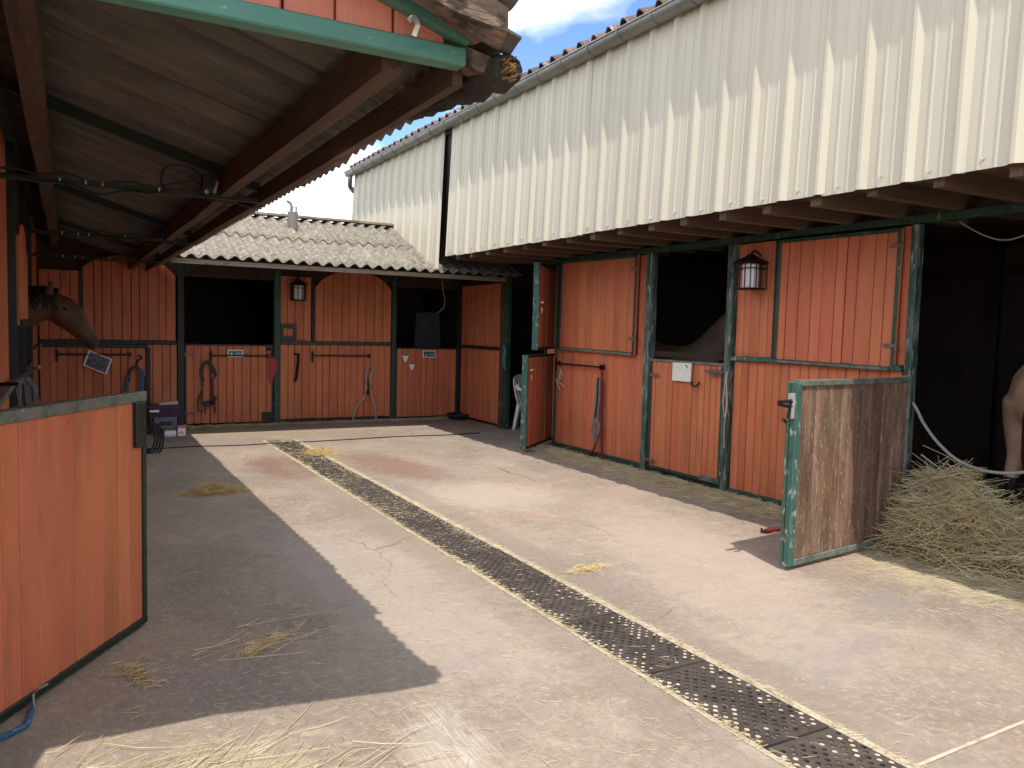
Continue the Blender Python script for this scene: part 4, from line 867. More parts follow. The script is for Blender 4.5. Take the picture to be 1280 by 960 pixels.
def ropework(name, label, cat, parts, group=None):
    """parts: list of (part_name, material, list of (points, radius or (strap width, thick), normal))"""
    base = parts[0][2][0][0][0]; t = thing(name, base, label, cat, group)
    for pn, mat, runs in parts:
        mb = MB()
        for pts, r, nrm in runs:
            if isinstance(r, tuple): mb.strap(pts, r[0], r[1], nrm)
            else: mb.tube(pts, r, 6)
        mb.build(pn, mat, t)
    return t
bk = lambda pts, Y=BY-.07, n=5: smooth_path([aty(x, y, Y) for x, y in pts], n)
rg = lambda pts, X=RX-.06, n=5: smooth_path([atx(x, y, X) for x, y in pts], n)
NB = (0, -1, 0); NR = (-1, 0, 0)
ropework('bridle', 'dark leather bridle hanging in a loop on the back stable door', 'bridle', [
    ('headpiece', M['leather'], [(bk([(254, 476), (252, 466), (255, 455), (260, 453), (266, 459), (269, 467), (268, 472)]), (0.05, 0.014), NB), (bk([(263, 456), (265, 468), (265.5, 482), (266, 497)]), (0.035, 0.012), NB)]),
    ('cheek_strap', M['leather'], [(bk([(254, 470), (253.5, 484), (253, 490), (249, 496), (248, 512), (254, 514)]), (0.022, 0.01), NB), (bk([(253, 490), (253, 503), (258, 507), (264, 507), (268, 500), (269, 516)]), (0.022, 0.01), NB)]),
    ('noseband', M['leather'], [(bk([(253, 505), (258, 503), (266, 504)]), (0.05, 0.014), NB), (bk([(265, 505), (268, 498), (269, 499)]), (0.07, 0.014), NB), (bk([(256, 505), (257, 517)]), (0.02, 0.01), NB)]),
    ('buckle', M['clip'], [(bk([(265, 467), (265.5, 471)], n=1), 0.008, NB), (bk([(253.5, 484), (253.5, 486)], n=1), 0.008, NB)])])
ropework('tan_rope', 'tan rope knotted and hanging in a big loop on the middle bay', 'rope', [
    ('rope', M['rope'], [(bk([(462, 457), (459, 460), (457.5, 470), (457.5, 485), (455, 497), (450, 502), (443, 514), (441.5, 524), (446, 529.5), (455, 529), (465, 527), (470, 522), (468.5, 512), (465, 498), (463, 488), (463, 470), (466, 462), (463, 457)]), 0.018, NB)]),
    ('knot', M['leather'], [(bk([(456, 479), (461, 481), (464, 485), (460, 488), (456, 492), (463, 491)]), 0.016, NB), (bk([(461, 474), (461.5, 492)]), (0.03, 0.01), NB)])])
ropework('red_halter', 'small red webbing halter on the post beside the first open box', 'halter', [
    ('webbing', M['redweb'], [(bk([(340, 447), (338, 456), (339, 470), (339, 478)]), (0.05, 0.016), NB), (bk([(341, 447), (344, 455), (343, 465), (340, 472)]), (0.045, 0.016), NB), (bk([(340, 452), (342, 462), (341, 470)]), (0.05, 0.014), NB)]),
    ('ring', M['iron'], [(bk([(339, 441), (341, 444), (339, 447)]), 0.02, NB)])])
ropework('blue_halter', 'blue and black halter hanging on the left end of the back stable', 'halter', [
    ('strap', M['leather'], [(bk([(161, 478), (162, 466), (165, 460), (171, 459), (175, 464)], 12.9), (0.04, 0.014), NB)]),
    ('webbing', M['blueweb'], [(bk([(174, 461), (178, 468), (177, 478), (175, 492)], 12.9), (0.06, 0.016), NB), (bk([(160, 470), (158, 480), (157, 490)], 12.9), (0.04, 0.014), NB)]),
    ('hook', M['iron'], [(bk([(172, 444), (177, 447), (172, 452), (170, 460)], 12.92), 0.014, NB)])])
ropework('lead_rope', 'dark red lead rope with grey halter hanging on the right stable wall', 'halter', [
    ('rope', M['redrope'], [(rg([(752.5, 462), (752.5, 490), (752, 530), (752.5, 560), (753.5, 576)]), 0.017, NR), (rg([(745, 552), (742, 562), (737, 568), (738, 576), (742, 578)]), 0.016, NR)]),
    ('webbing', M['greyweb'], [(rg([(747, 473), (745, 500), (742, 525), (740, 540), (744, 545)]), (0.03, 0.012), NR), (rg([(750, 474), (749, 500), (747, 522), (750, 535), (746, 545)]), (0.03, 0.012), NR), (rg([(740, 530), (745, 526), (749, 532), (746, 540), (741, 539)]), (0.035, 0.014), NR), (rg([(743, 540), (743, 550), (746, 556)]), (0.03, 0.012), NR)]),
    ('strap', M['leather'], [(rg([(748, 472), (747, 495), (744, 522)]), (0.03, 0.012), NR)])])
ropework('baling_twine', 'knotted pale twine on the tie rail at the far end of the right wall', 'twine', [
    ('twine', M['rope'], [(rg([(701, 463), (699, 472), (695, 476), (700, 479), (705, 484)]), 0.008, NR), (rg([(700, 461), (703, 470), (697, 478), (700, 487)]), 0.007, NR)])])
ropework('twine_loop', 'pale twine hanging from the bolt of the lower right door', 'twine', [
    ('twine', M['rope'], [(rg([(908, 464), (906, 480), (904, 500), (906, 522), (909, 505), (908, 480), (909, 465)], RX-.075), 0.006, NR), (rg([(907, 470), (908, 500), (905, 540), (905, 560)], RX-.075), 0.005, NR)])])
ropework('door_rope', 'pale grey rope slung across the open stall on the right', 'rope', [
    ('rope', M['greyrope'], [(rg([(1141, 503), (1147, 514), (1155, 530), (1172, 553), (1195, 574), (1222, 586), (1250, 591), (1282, 590), (1330, 582), (1400, 560)], 5.80), 0.0115, NR)])])
ropework('overhead_wire', 'thin pale wire drooping under the right lintel', 'wire', [
    ('wire', M['greyrope'], [(rg([(1200, 277), (1212, 285), (1235, 296), (1258, 300), (1285, 293), (1330, 280)], 5.9), 0.006, NR)])])
ropework('hanging_wire', 'pale bent wire hanging inside the corner box of the back stable', 'wire', [
    ('wire', M['greyrope'], [(bk([(553, 352), (554, 366), (556, 374), (555, 383), (551, 388), (548, 391)], 12.9), 0.010, NB)])])
tw = MB(); tw.prism([aty(520, 391, 13.5), aty(549, 390, 13.5), aty(551, 440, 13.5), aty(518, 440, 13.5)], (0, 0.03, 0)); t_ = tw.build('tarpaulin', M['tarp']); setp(t_, 'grey sheet hanging in the dark corner box', 'sheet')
ropework('strap_bundle', 'bundle of grey straps hanging on the left wall above the half door', 'straps', [
    ('webbing', M['greyweb'], [([(-0.20, 5.15, 1.27), (-0.19, 5.16, 1.22), (-0.185, 5.15, 1.14), (-0.17, 5.15, 1.09)], (0.03, 0.012), NB), ([(-0.19, 5.14, 1.27), (-0.155, 5.14, 1.22), (-0.14, 5.14, 1.12), (-0.16, 5.14, 1.08)], (0.022, 0.01), NB), ([(-0.26, 5.3, 1.25), (-0.20, 5.2, 1.285), (-0.13, 5.1, 1.33)], 0.013, NB), ([(-0.21, 5.15, 1.27), (-0.235, 5.15, 1.2), (-0.22, 5.15, 1.1)], (0.02, 0.01), NB)]),
    ('hook', M['iron'], [([(-0.35, 5.3, 1.22), (-0.28, 5.28, 1.225), (-0.2, 5.2, 1.23)], 0.012, NB)])])
ropework('yard_cable', 'thin dark cable lying across the yard in front of the back stable', 'cable', [
    ('cable', M['cable'], [(smooth_path([atz(x, y, 0.008) for x, y in ((176, 561), (200, 560.5), (240, 558), (280, 557), (310, 556), (345, 553.5), (385, 552), (440, 549), (500, 545.5), (560, 543.5), (600, 541))], 6), 0.0075, NB)])])
c0 = atz(185, 566, 0.0)
coil = []
for k in range(4):
    rr = 0.10+0.012*k; coil.append(([Vector((c0.x+0.02*k+rr*0.75*math.cos(a+k), c0.y-0.03*k, 0.17+rr*1.45*math.sin(a+k)*1.0)) for a in np.linspace(0, 6.6, 22)], 0.012, NB))
ropework('cable_coil', 'black coiled cable hanging at the end of the red half door', 'cable', [('coil', M['cable'], coil), ('tail', M['cable'], [([Vector((c0.x-.02, c0.y-.02, 0.3)), Vector((c0.x-.06, c0.y-.1, 0.6)), Vector((c0.x-.02, c0.y-.05, 0.95))], 0.012, NB)])])
ropework('teal_strap', 'teal strap hanging on the brown post of the corner doorway', 'strap', [
    ('webbing', M['tealweb'], [(smooth_path([atx(x, y, 6.08) for x, y in ((629.5, 432), (632, 440), (630, 450), (631.5, 462))], 4), (0.05, 0.016), NR), (smooth_path([atx(x, y, 6.075) for x, y in ((632, 436), (629, 446), (629.5, 456))], 4), (0.03, 0.012), NR)])])
ropework('blue_rope', 'blue rope lying under the foot of the red half door', 'rope', [
    ('rope', M['blueweb'], [(smooth_path([atz(x, y, 0.014) for x, y in ((-10, 925), (8, 919), (22, 912), (34, 905), (38, 893), (43, 880))], 5), 0.012, NB)]),
    ('loose_end', M['greyrope'], [(smooth_path([atz(43, 885, 0.02), atz(42, 868, 0.05), atz(50, 860, 0.09), atz(60, 855, 0.1)], 5), 0.005, NB)])])
ropework('hoof_pick', 'small dark red hoof pick lying by the open half door', 'hoof pick', [
    ('handle', M['redrope'], [([atz(957, 664, 0.02), atz(966, 662, 0.022), atz(980, 660, 0.02)], 0.021, NB)]), ('hook', M['iron'], [([atz(957, 664, 0.02), atz(953, 664, 0.022), atz(952, 661, 0.02)], 0.01, NB)])])
# junction box with a loop of cable under the canopy
t = thing('junction_box', (0.80, 4.98, 2.38), 'black junction box with a loop of cable under the canopy', 'junction box')
mb = MB(); mb.box(0.69, 0.765, 4.90, 5.0, 2.36, 2.44); mb.build('box', M['cable'], t)
mb = MB(); mb.tube(smooth_path([(0.70, 4.95, 2.43), (0.64, 4.96, 2.47), (0.56, 4.97, 2.485), (0.50, 4.97, 2.46), (0.478, 4.97, 2.40), (0.49, 4.97, 2.35), (0.53, 4.97, 2.345)], 6), 0.006, 6); mb.build('cable_loop', M['cable'], t)
mb = MB(); mb.tube([(0.745, 4.88, 2.335), (0.765, 4.88, 2.40)], 0.009, 6); mb.tube([(0.70, 4.885, 2.345), (0.712, 4.885, 2.33)], 0.012, 6); mb.build('fitting', M['clip'], t)

# ================================================================ boxes by the back wall
def clutter():
    Y = 12.10
    t = thing('step_stool', (1.19, Y, 0), 'grey plastic step stool under the purple box', 'stool')
    mb = MB(); z1 = 0.235
    mb.prism([(1.02, Y, 0), (1.07, Y, 0), (1.10, Y, 0.10), (1.30, Y, 0.10), (1.33, Y, 0), (1.385, Y, 0), (1.345, Y, z1), (1.06, Y, z1)], (0, 0.03, 0)); mb.build('front', M['greyplastic'], t)
    mb = MB(); mb.prism([(1.02, Y+.27, 0), (1.07, Y+.27, 0), (1.10, Y+.27, 0.10), (1.30, Y+.27, 0.10), (1.33, Y+.27, 0), (1.385, Y+.27, 0), (1.345, Y+.27, z1), (1.06, Y+.27, z1)], (0, 0.03, 0)); mb.build('rear', M['greyplastic'], t)
    mb = MB(); mb.box(1.05, 1.355, Y-.004, Y+.304, z1, z1+.018); mb.build('top', M['greyplastic'], t)
    mb = MB(); mb.box(1.12, 1.29, Y-.003, Y+.0, 0.135, 0.195); mb.build('grip_hole', M['ink'], t)
    t = thing('purple_box', (1.19, Y, .254), 'purple grooming box with a white stripe on the grey stool', 'box')
    mb = MB(); z0 = .254; mb.loft([[Vector((1.19+sx*w, Y+.15+sy*d, z)) for sx, sy in ((-1, -1), (1, -1), (1, 1), (-1, 1))] for w, d, z in ((.185, .135, z0), (.205, .15, z0+.15))]); mb.build('body', M['purple'], t)
    mb = MB(); mb.loft([[Vector((1.19+sx*w, Y+.15+sy*d, z)) for sx, sy in ((-1, -1), (1, -1), (1, 1), (-1, 1))] for w, d, z in ((.213, .158, z0+.135), (.213, .158, z0+.165), (.18, .13, z0+.172))]); mb.build('lid', M['purple'], t)
    mb = MB(); mb.box(1.0, 1.12, Y-.022, Y-.008, z0+.075, z0+.105); mb.build('stripe', M['white'], t)
    t = thing('paper_sheet', (1.25, Y+.1, z0+.174), 'crumpled white paper lying on the purple box', 'paper')
    mb = MB(); mb.prism([(1.12, Y+.02, z0+.176), (1.36, Y+.0, z0+.176), (1.38, Y+.1, z0+.21), (1.25, Y+.16, z0+.195), (1.13, Y+.13, z0+.185)], (0, 0, .004)); mb.build('sheet', M['white'], t)
    t = thing('small_carton', (1.255, Y-.06, 0), 'small flat white carton lying in front of the grey stool', 'carton')
    mb = MB(); mb.box(1.18, 1.325, Y-.15, Y-.02, 0, .075); mb.build('body', M['white'], t)
    mb = MB(); mb.box(1.19, 1.315, Y-.1505, Y-.149, .012, .02); mb.build('print', M['greyplastic'], t)
    t = thing('small_carton', (1.40, Y-.03, 0), 'white and pink carton standing right of the grey stool', 'carton')
    mb = MB(); mb.box(1.35, 1.45, Y-.12, Y-.0, 0, .105); mb.build('body', M['white'], t)
    mb = MB(); mb.box(1.348, 1.452, Y-.122, Y+.002, .105, .14); mb.build('lid', M['pink'], t)
    mb = MB(); mb.box(1.37, 1.43, Y-.1225, Y-.1195, .03, .038); mb.box(1.37, 1.42, Y-.1225, Y-.1195, .05, .058); mb.build('print', M['purple'], t)
    # rubber feed bowl in the corner
    p = atz(576, 526, 0); t = thing('feed_bowl', (p.x, 12.78, 0), 'black rubber feed bowl in the corner of the yard', 'bowl')
    mb = MB(); c = Vector((6.02, 12.72, 0)); seg = 20
    ring = lambda r, z: [c+Vector((r*math.cos(2*math.pi*i/seg), r*math.sin(2*math.pi*i/seg), z)) for i in range(seg)]
    mb.loft([ring(.15, 0), ring(.19, .05), ring(.205, .10), ring(.19, .105), ring(.175, .06), ring(.12, .03)]); mb.build('bowl', M['blackrub'], t, smooth=True)
clutter()

# ================================================================ plastic chair
def chair():
    c = Vector((6.60, 10.98, 0)); t = thing('plastic_chair', c, 'white plastic armchair standing in the corner doorway', 'chair')
    rot = Matrix.Rotation(R(-62), 3, 'Z')                       # local +x = front
    q = lambda x, y, z: c+rot @ Vector((x, y, z))
    mb = MB(); 
    K = 8; top = [[q(-.22+.44*i/K, -.22+.44*j/K, .42-.018*math.sin(math.pi*i/K)*math.sin(math.pi*j/K)-(.02 if i == K else 0)) for j in range(K+1)] for i in range(K+1)]
    vs = [p for r in top for p in r]; n = K+1; fs = [(i*n+j, (i+1)*n+j, (i+1)*n+j+1, i*n+j+1) for i in range(K) for j in range(K)]
    off = len(vs); vs += [p-Vector((0, 0, .012)) for p in vs]; fs += [tuple(off+k for k in f[::-1]) for f in fs]
    for i in range(K):
        for (a, b) in (((i, 0), (i+1, 0)), ((i+1, K), (i, K)), ((0, i+1), (0, i)), ((K, i), (K, i+1))): fs.append((a[0]*n+a[1], b[0]*n+b[1], off+b[0]*n+b[1], off+a[0]*n+a[1]))
    mb.add(vs, fs); mb.build('seat', M['white'], t)
    for sx, sy, nm in ((.2, -.21, 0), (.2, .21, 0), (-.22, -.2, 1), (-.22, .2, 1)):
        lg = MB(); fx = .06*(1 if sx > 0 else -1); fy = .04*(1 if sy > 0 else -1)
        lg.loft([[q(sx+fx+a*.018, sy+fy+b*.022, 0) for a, b in ((-1, -1), (1, -1), (1, 1), (-1, 1))], [q(sx+a*.03, sy+b*.032, .41) for a, b in ((-1, -1), (1, -1), (1, 1), (-1, 1))]]); lg.build('leg', M['white'], t)
    for sy in (-1, 1):
        ar = MB(); ar.strap(smooth_path([q(.22, sy*.225, .41), q(.235, sy*.25, .55), q(.2, sy*.26, .635), q(0, sy*.262, .65), (q(-.2, sy*.25, .66)), q(-.26, sy*.22, .72)], 4), 0.05, 0.016, rot @ Vector((0, sy, 0.35))); ar.build('armrest', M['white'], t)
    bk_ = MB(); bk_.strap(smooth_path([q(-.21, -.225, .41), q(-.27, -.235, .62), q(-.32, -.2, .79), q(-.34, -.1, .84), q(-.345, 0, .85), q(-.34, .1, .84), q(-.32, .2, .79), q(-.27, .235, .62), q(-.21, .225, .41)], 4), 0.055, 0.016, rot @ Vector((1, 0, .2))); bk_.build('back_hoop', M['white'], t)
    for k in range(5):
        y = -.14+.07*k; s = MB(); s.strap(smooth_path([q(-.215, y, .42), q(-.275, y*1.05, .62), q(-.335, y*1.1, .83)], 4), 0.034, 0.012, rot @ Vector((1, 0, .2))); s.build('back_slat', M['white'], t)
chair()

# ================================================================ horses
def horse(name, loc, rz, label, coat, neck, group='horses in the boxes', scale=1.0, mane_side=1):
    """faces local +x, hind feet near x=0. neck: list of (x, z, half width, half height, tilt) from withers to poll, then head"""
    mb = MB(); seg = 14
    def ring(x, y, z, hw, hh, pitch):
        d = Vector((math.cos(pitch), 0, math.sin(pitch))); up = Vector((-math.sin(pitch), 0, math.cos(pitch)))
        return [Vector((x, y, z))+Vector((0, 1, 0))*(hw*math.cos(a))+up*(hh*math.sin(a)) for a in [2*math.pi*i/seg for i in range(seg)]]
    body = [(-0.10, 1.16, .06, .10, 0), (-0.06, 1.17, .19, .23, 0), (0.06, 1.19, .27, .31, 0), (0.25, 1.22, .30, .32, 0), (0.5, 1.18, .285, .30, 0), (0.8, 1.12, .31, .33, 0), (1.05, 1.12, .31, .34, 0), (1.28, 1.18, .27, .33, .1), (1.45, 1.22, .22, .29, .3), (1.56, 1.24, .14, .2, .5)]
    mb.loft([ring(x, 0, z, w, h, p) for x, z, w, h, p in body])
    mb.loft([ring(x, 0, z, w, h, p) for x, z, w, h, p in neck['neck']])
    mb.loft([ring(x, 0, z, w, h, p) for x, z, w, h, p in neck['head']])
    for sy in (-1, 1):
        hind = [((0.10, sy*.15, 1.15), .17), ((0.16, sy*.17, .92), .15), ((0.06, sy*.165, .70), .085), ((-.10, sy*.16, .52), .058), ((-.075, sy*.16, .40), .042), ((-.06, sy*.16, .20), .036), ((-.04, sy*.16, .13), .046), ((0.0, sy*.16, .06), .05), ((0.02, sy*.16, .0), .062)]
        fore = [((1.32, sy*.15, 1.1), .14), ((1.30, sy*.16, .85), .095), ((1.33, sy*.155, .62), .058), ((1.34, sy*.155, .50), .055), ((1.33, sy*.155, .40), .038), ((1.33, sy*.155, .20), .034), ((1.34, sy*.155, .13), .044), ((1.37, sy*.155, .06), .048), ((1.39, sy*.155, 0), .06)]
        for leg in (hind, fore): mb.tube([p for p, r in leg], [r for p, r in leg], 10)
    hx, hz, he = neck['ear']
    for sy in (-1, 1): mb.tube([(hx, sy*.05, hz-.03), (hx+.005, sy*.065, hz+.05), (hx+.02, sy*.075, hz+.10), (hx+.03, sy*.075, hz+.13)], [.03, .036, .024, .006], 7)
    me = mb.mesh('tmp', coat); o = bpy.data.objects.new('tmp', me); COL.objects.link(o)
    r = o.modifiers.new('r', 'REMESH'); r.mode = 'VOXEL'; r.voxel_size = 0.022
    s = o.modifiers.new('s', 'SMOOTH'); s.iterations = 5; s.factor = 0.6
    dg = bpy.context.evaluated_depsgraph_get(); m2 = bpy.data.meshes.new_from_object(o.evaluated_get(dg)); bpy.data.objects.remove(o)
    m2.polygons.foreach_set('use_smooth', [True]*len(m2.polygons)); m2.materials.clear(); m2.materials.append(coat); m2.materials.append(M['mane']); m2.materials.append(M['muzzle'])
    nx, nz = neck['nose']; idx = []
    for p in m2.polygons:
        c = p.center; i = 0
        if c.z < 0.56+0.06*noise.noise(c*6): i = 1
        if (c.x-nx)**2+(c.z-nz)**2 < 0.095**2: i = 2
        idx.append(i)
    m2.polygons.foreach_set('material_index', idx); m2.name = 'horse_body'
    root = thing(name, loc, label, 'horse', group); root.rotation_euler = (0, 0, rz)
    def part(nm, b, mat, smooth=True):
        p = bpy.data.objects.new(nm, b.mesh(nm, mat, smooth=smooth)); COL.objects.link(p); p.parent = root; ORG[p] = ORG[root]; return p
    p = bpy.data.objects.new('body', m2); COL.objects.link(p); p.parent = root
    tl = MB(); tl.tube([(-.10, 0, 1.30), (-.18, 0, 1.24), (-.22, 0, 1.0), (-.20, 0, .7), (-.17, 0, .45)], [.04, .06, .075, .07, .02], 8); part('tail', tl, M['mane'])
    mn = MB()
    nk = neck['neck']
    for i in range(40):
        t = i/39*(len(nk)-1); k = min(int(t), len(nk)-2); f = t-k; x = nk[k][0]*(1-f)+nk[k+1][0]*f; z = nk[k][1]*(1-f)+nk[k+1][1]*f; h = nk[k][3]*(1-f)+nk[k+1][3]*f; w = nk[k][2]*(1-f)+nk[k+1][2]*f; pt = nk[k][4]*(1-f)+nk[k+1][4]*f
        b = Vector((x-math.sin(pt)*h, 0, z+math.cos(pt)*h)); L_ = rnd.uniform(.12, .2)
        mn.tube([b+Vector((0, 0, -.01)), b+Vector((0, mane_side*.03, .015)), b+Vector((rnd.uniform(-.02, .02), mane_side*(w*.9+.01), -L_*.6)), b+Vector((rnd.uniform(-.03, .03), mane_side*(w+.025), -L_))], [.016, .018, .014, .004], 5)
    part('mane', mn, M['mane'])
    ex, ez, ew = neck['eye']
    for sy in (-1, 1):
        e = MB(); cc = Vector((ex, sy*ew, ez)); e.loft([[cc+Vector((.019*math.cos(a)*rr, sy*(dz), .015*math.sin(a)*rr)) for a in [2*math.pi*i/8 for i in range(8)]] for rr, dz in ((.6, -.015), (1, -.003), (.8, .008), (.3, .012))]); part('eye', e, M['eye'])
    return root
UPNECK = dict(neck=[(1.30, 1.28, .15, .27, .75), (1.48, 1.45, .115, .22, .85), (1.64, 1.63, .095, .17, .8), (1.76, 1.76, .085, .13, .5), (1.83, 1.80, .075, .11, .1)],
              head=[(1.78, 1.80, .07, .09, -.6), (1.86, 1.76, .095, .12, -.75), (1.95, 1.67, .09, .115, -.85), (2.05, 1.54, .065, .085, -.9), (2.13, 1.43, .055, .065, -.9), (2.18, 1.36, .055, .06, -.95), (2.21, 1.32, .035, .035, -1)],
              ear=(1.80, 1.88, 0), eye=(1.925, 1.735, .083), nose=(2.19, 1.35))
REACH = dict(neck=[(1.30, 1.30, .15, .27, .5), (1.50, 1.44, .12, .21, .5), (1.70, 1.54, .105, .17, .35), (1.84, 1.585, .09, .14, .15), (1.92, 1.59, .08, .115, -.1)],
              head=[(1.86, 1.60, .075, .10, -.5), (1.94, 1.56, .10, .135, -.75), (2.02, 1.48, .098, .135, -.9), (2.11, 1.375, .075, .10, -.95), (2.18, 1.285, .062, .075, -.95), (2.22, 1.225, .06, .066, -1), (2.245, 1.19, .036, .038, -1)],
              ear=(1.87, 1.68, 0), eye=(1.995, 1.545, .093), nose=(2.225, 1.215))
LOWNECK = dict(neck=[(1.30, 1.26, .15, .27, .5), (1.50, 1.37, .12, .22, .55), (1.70, 1.48, .10, .17, .5), (1.86, 1.57, .09, .135, .35), (1.95, 1.60, .08, .11, 0)],
               head=[(1.90, 1.61, .07, .085, -.4), (1.99, 1.57, .095, .115, -.55), (2.10, 1.50, .09, .112, -.6), (2.23, 1.41, .066, .085, -.62), (2.34, 1.33, .056, .068, -.62), (2.41, 1.275, .056, .062, -.65), (2.45, 1.25, .035, .036, -.7)],
               ear=(1.91, 1.70, 0), eye=(2.07, 1.565, .085), nose=(2.43, 1.26))
horse('horse', (-2.00, 8.35, 0.14), R(0), 'chestnut horse looking out of the left stable with its head over the door', M['chestnut'], REACH, mane_side=-1)
horse('horse', (7.05, 9.02, 0.0), R(-90), 'chestnut horse standing in the dark box behind the notice door', M['baycoat'], UPNECK)
horse('horse', (6.66, 3.42, -0.0), R(12), 'pale brown horse seen from behind at the right edge in the open stall', M['baycoat'], UPNECK)

# ================================================================ straw and hay
NR_ = np.random.RandomState(5)
def strands(name, mat, pos, length, width, flat=0.15, curve=0.25, dirs=None):
    """many thin bent stalks in one mesh; pos (n,3)"""
    n = len(pos); az = NR_.uniform(0, 2*np.pi, n) if dirs is None else dirs
    el = NR_.normal(0, flat, n); Ls = length*NR_.uniform(0.4, 1.3, n); ws = width*NR_.uniform(0.6, 1.4, n)
    d = np.stack([np.cos(az)*np.cos(el), np.sin(az)*np.cos(el), np.sin(el)], 1)
    s = np.stack([-np.sin(az), np.cos(az), np.zeros(n)], 1); up = np.cross(d, s)
    bend = s*(NR_.normal(0, curve, n)*Ls)[:, None]+up*(np.abs(NR_.normal(0, curve*.5, n))*Ls*(flat > 0.1))[:, None]
    verts = np.zeros((n, 4, 3, 3), np.float32)
    for k, t in enumerate((0, .35, .7, 1.0)):
        c = pos+d*((t-.5)*Ls)[:, None]-bend*((t-.5)**2*2)
        ww = ws*(1-.45*t)
        verts[:, k, 0] = c-s*ww[:, None]/2; verts[:, k, 1] = c+s*ww[:, None]/2; verts[:, k, 2] = c+up*(ww*.8)[:, None]
    base = np.arange(n)[:, None]*12; fl = []
    for k in range(3):
        a = k*3
        for i in range(3):
            j = (i+1) % 3; fl.append([a+i, a+j, a+3+j, a+3+i])
    faces = (base[:, :, None]+np.array(fl)[None]).reshape(-1, 4)
    me = bpy.data.meshes.new(name); me.vertices.add(n*12); me.vertices.foreach_set('co', verts.reshape(-1))
    nf = len(faces); me.loops.add(nf*4); me.loops.foreach_set('vertex_index', faces.reshape(-1).astype(np.int32)); me.polygons.add(nf)
    me.polygons.foreach_set('loop_start', np.arange(0, nf*4, 4, dtype=np.int32)); me.update(calc_edges=True); me.validate(); me.materials.append(mat)
    o = bpy.data.objects.new(name, me); COL.objects.link(o); return o
def cloud(cx, cy, sx, sy, n, z=0.004, zr=0.004):
    p = NR_.normal(0, 1, (n, 2))*np.array([sx, sy])+np.array([cx, cy]); return np.column_stack([p, z+np.abs(NR_.normal(0, zr, n))])
def unif(x0, x1, y0, y1, n, z=0.004, zr=0.003):
    return np.column_stack([NR_.uniform(x0, x1, n), NR_.uniform(y0, y1, n), z+np.abs(NR_.normal(0, zr, n))])
litter = np.concatenate([unif(-.1, 5.7, 1.8, 12.7, 2800), unif(0.2, 2.3, 2.2, 5.0, 900), cloud(.25, 2.65, .5, .32, 520), cloud(.25, 3.85, .12, .12, 50), cloud(.85, 4.05, .12, .1, 40), cloud(5.35, 6.4, .22, 1.2, 420), cloud(5.4, 3.3, .5, .55, 700), cloud(4.6, 11.6, .8, .4, 260), cloud(3.0, 4.35, .1, .1, 60)])
o = strands('loose_straw', M['straw'], litter, 0.055, 0.0016, 0.02, 0.10); setp(o, 'loose straw stalks scattered over the concrete yard', 'straw', kind='stuff')
o = strands('long_straw', M['straw'], np.concatenate([cloud(.15, 2.85, .35, .22, 90, .008, .01), cloud(.65, 2.72, .3, .16, 40, .008, .01), cloud(.8, 4.0, .12, .14, 14, .01, .02)]), 0.34, 0.0032, 0.05, 0.16, dirs=NR_.normal(.45, .45, 144)); setp(o, 'long straw stalks by the foot of the red half door', 'straw', kind='stuff')
wall = np.concatenate([np.column_stack([RX-.03-np.abs(NR_.normal(0, .17, 7500)), NR_.uniform(4.3, 9.3, 7500), .006+np.abs(NR_.normal(0, .014, 7500))]), np.column_stack([NR_.uniform(1.2, 6.0, 1500), BY-.05-np.abs(NR_.normal(0, .14, 1500)), .006+np.abs(NR_.normal(0, .012, 1500))])])
o = strands('wall_straw', M['straw'], wall, 0.12, 0.0042, 0.16, 0.2); setp(o, 'straw gathered along the foot of the stable walls', 'straw', kind='stuff')
lips = []
for x in (2.345, 2.757): lips.append(np.column_stack([x+NR_.normal(0, .012, 1500), NR_.uniform(1.2, 11.1, 1500), .006+np.abs(NR_.normal(0, .003, 1500))]))
lips.append(np.column_stack([NR_.uniform(2.37, 2.73, 420), 11.1-np.abs(NR_.normal(0, 3.2, 420)), .006+np.abs(NR_.normal(0, .003, 420))])); lips.append(cloud(2.7, 5.6, .05, .12, 90, .008, .006)); lips.append(cloud(2.5, 6.6, .08, .25, 80, .008, .006)); lips.append(cloud(2.45, 7.8, .1, .3, 80, .008, .006))
o = strands('drain_straw', M['straw'], np.concatenate(lips), 0.05, 0.0022, 0.06, 0.14); setp(o, 'short straw bits along the edges of the drain', 'straw', kind='stuff')
for (cx, cy, sx, sy, n, lab) in ((1.18, 7.85, .13, .08, 620, 'small clump of golden straw in the shade of the canopy'), (2.72, 9.75, .13, .13, 330, 'yellow straw clump lying across the far drain mats')):
    p = cloud(cx, cy, sx, sy, n); p[:, 2] = .006+np.abs(NR_.normal(0, .04, n))*np.exp(-((p[:, 0]-cx)/sx)**2*.5)
    o = strands('straw_clump', M['goldhay'], p, 0.11, 0.0034, 0.30, 0.3); setp(o, lab, 'straw', kind='stuff')
for (cx, cy, an, n, lab) in ((0.86, 3.98, 0.7, 150, 'small wisp of hay lying in the shade near the middle of the yard'), (0.26, 3.86, 1.9, 90, 'small wisp of hay in the shade beside the red half door'), (3.05, 4.35, 0.2, 110, 'pale wisp of straw right of the drain')):
    t_ = NR_.normal(0, 1, n); w_ = NR_.normal(0, .028, n); p = np.column_stack([cx+t_*.085*math.cos(an)-w_*math.sin(an), cy+t_*.085*math.sin(an)+w_*math.cos(an), .006+np.abs(NR_.normal(0, .012, n))])
    o = strands('hay_wisp', M['hay'], p, 0.085, 0.0026, 0.2, 0.25, dirs=NR_.normal(an, .7, n)); setp(o, lab, 'hay', kind='stuff')
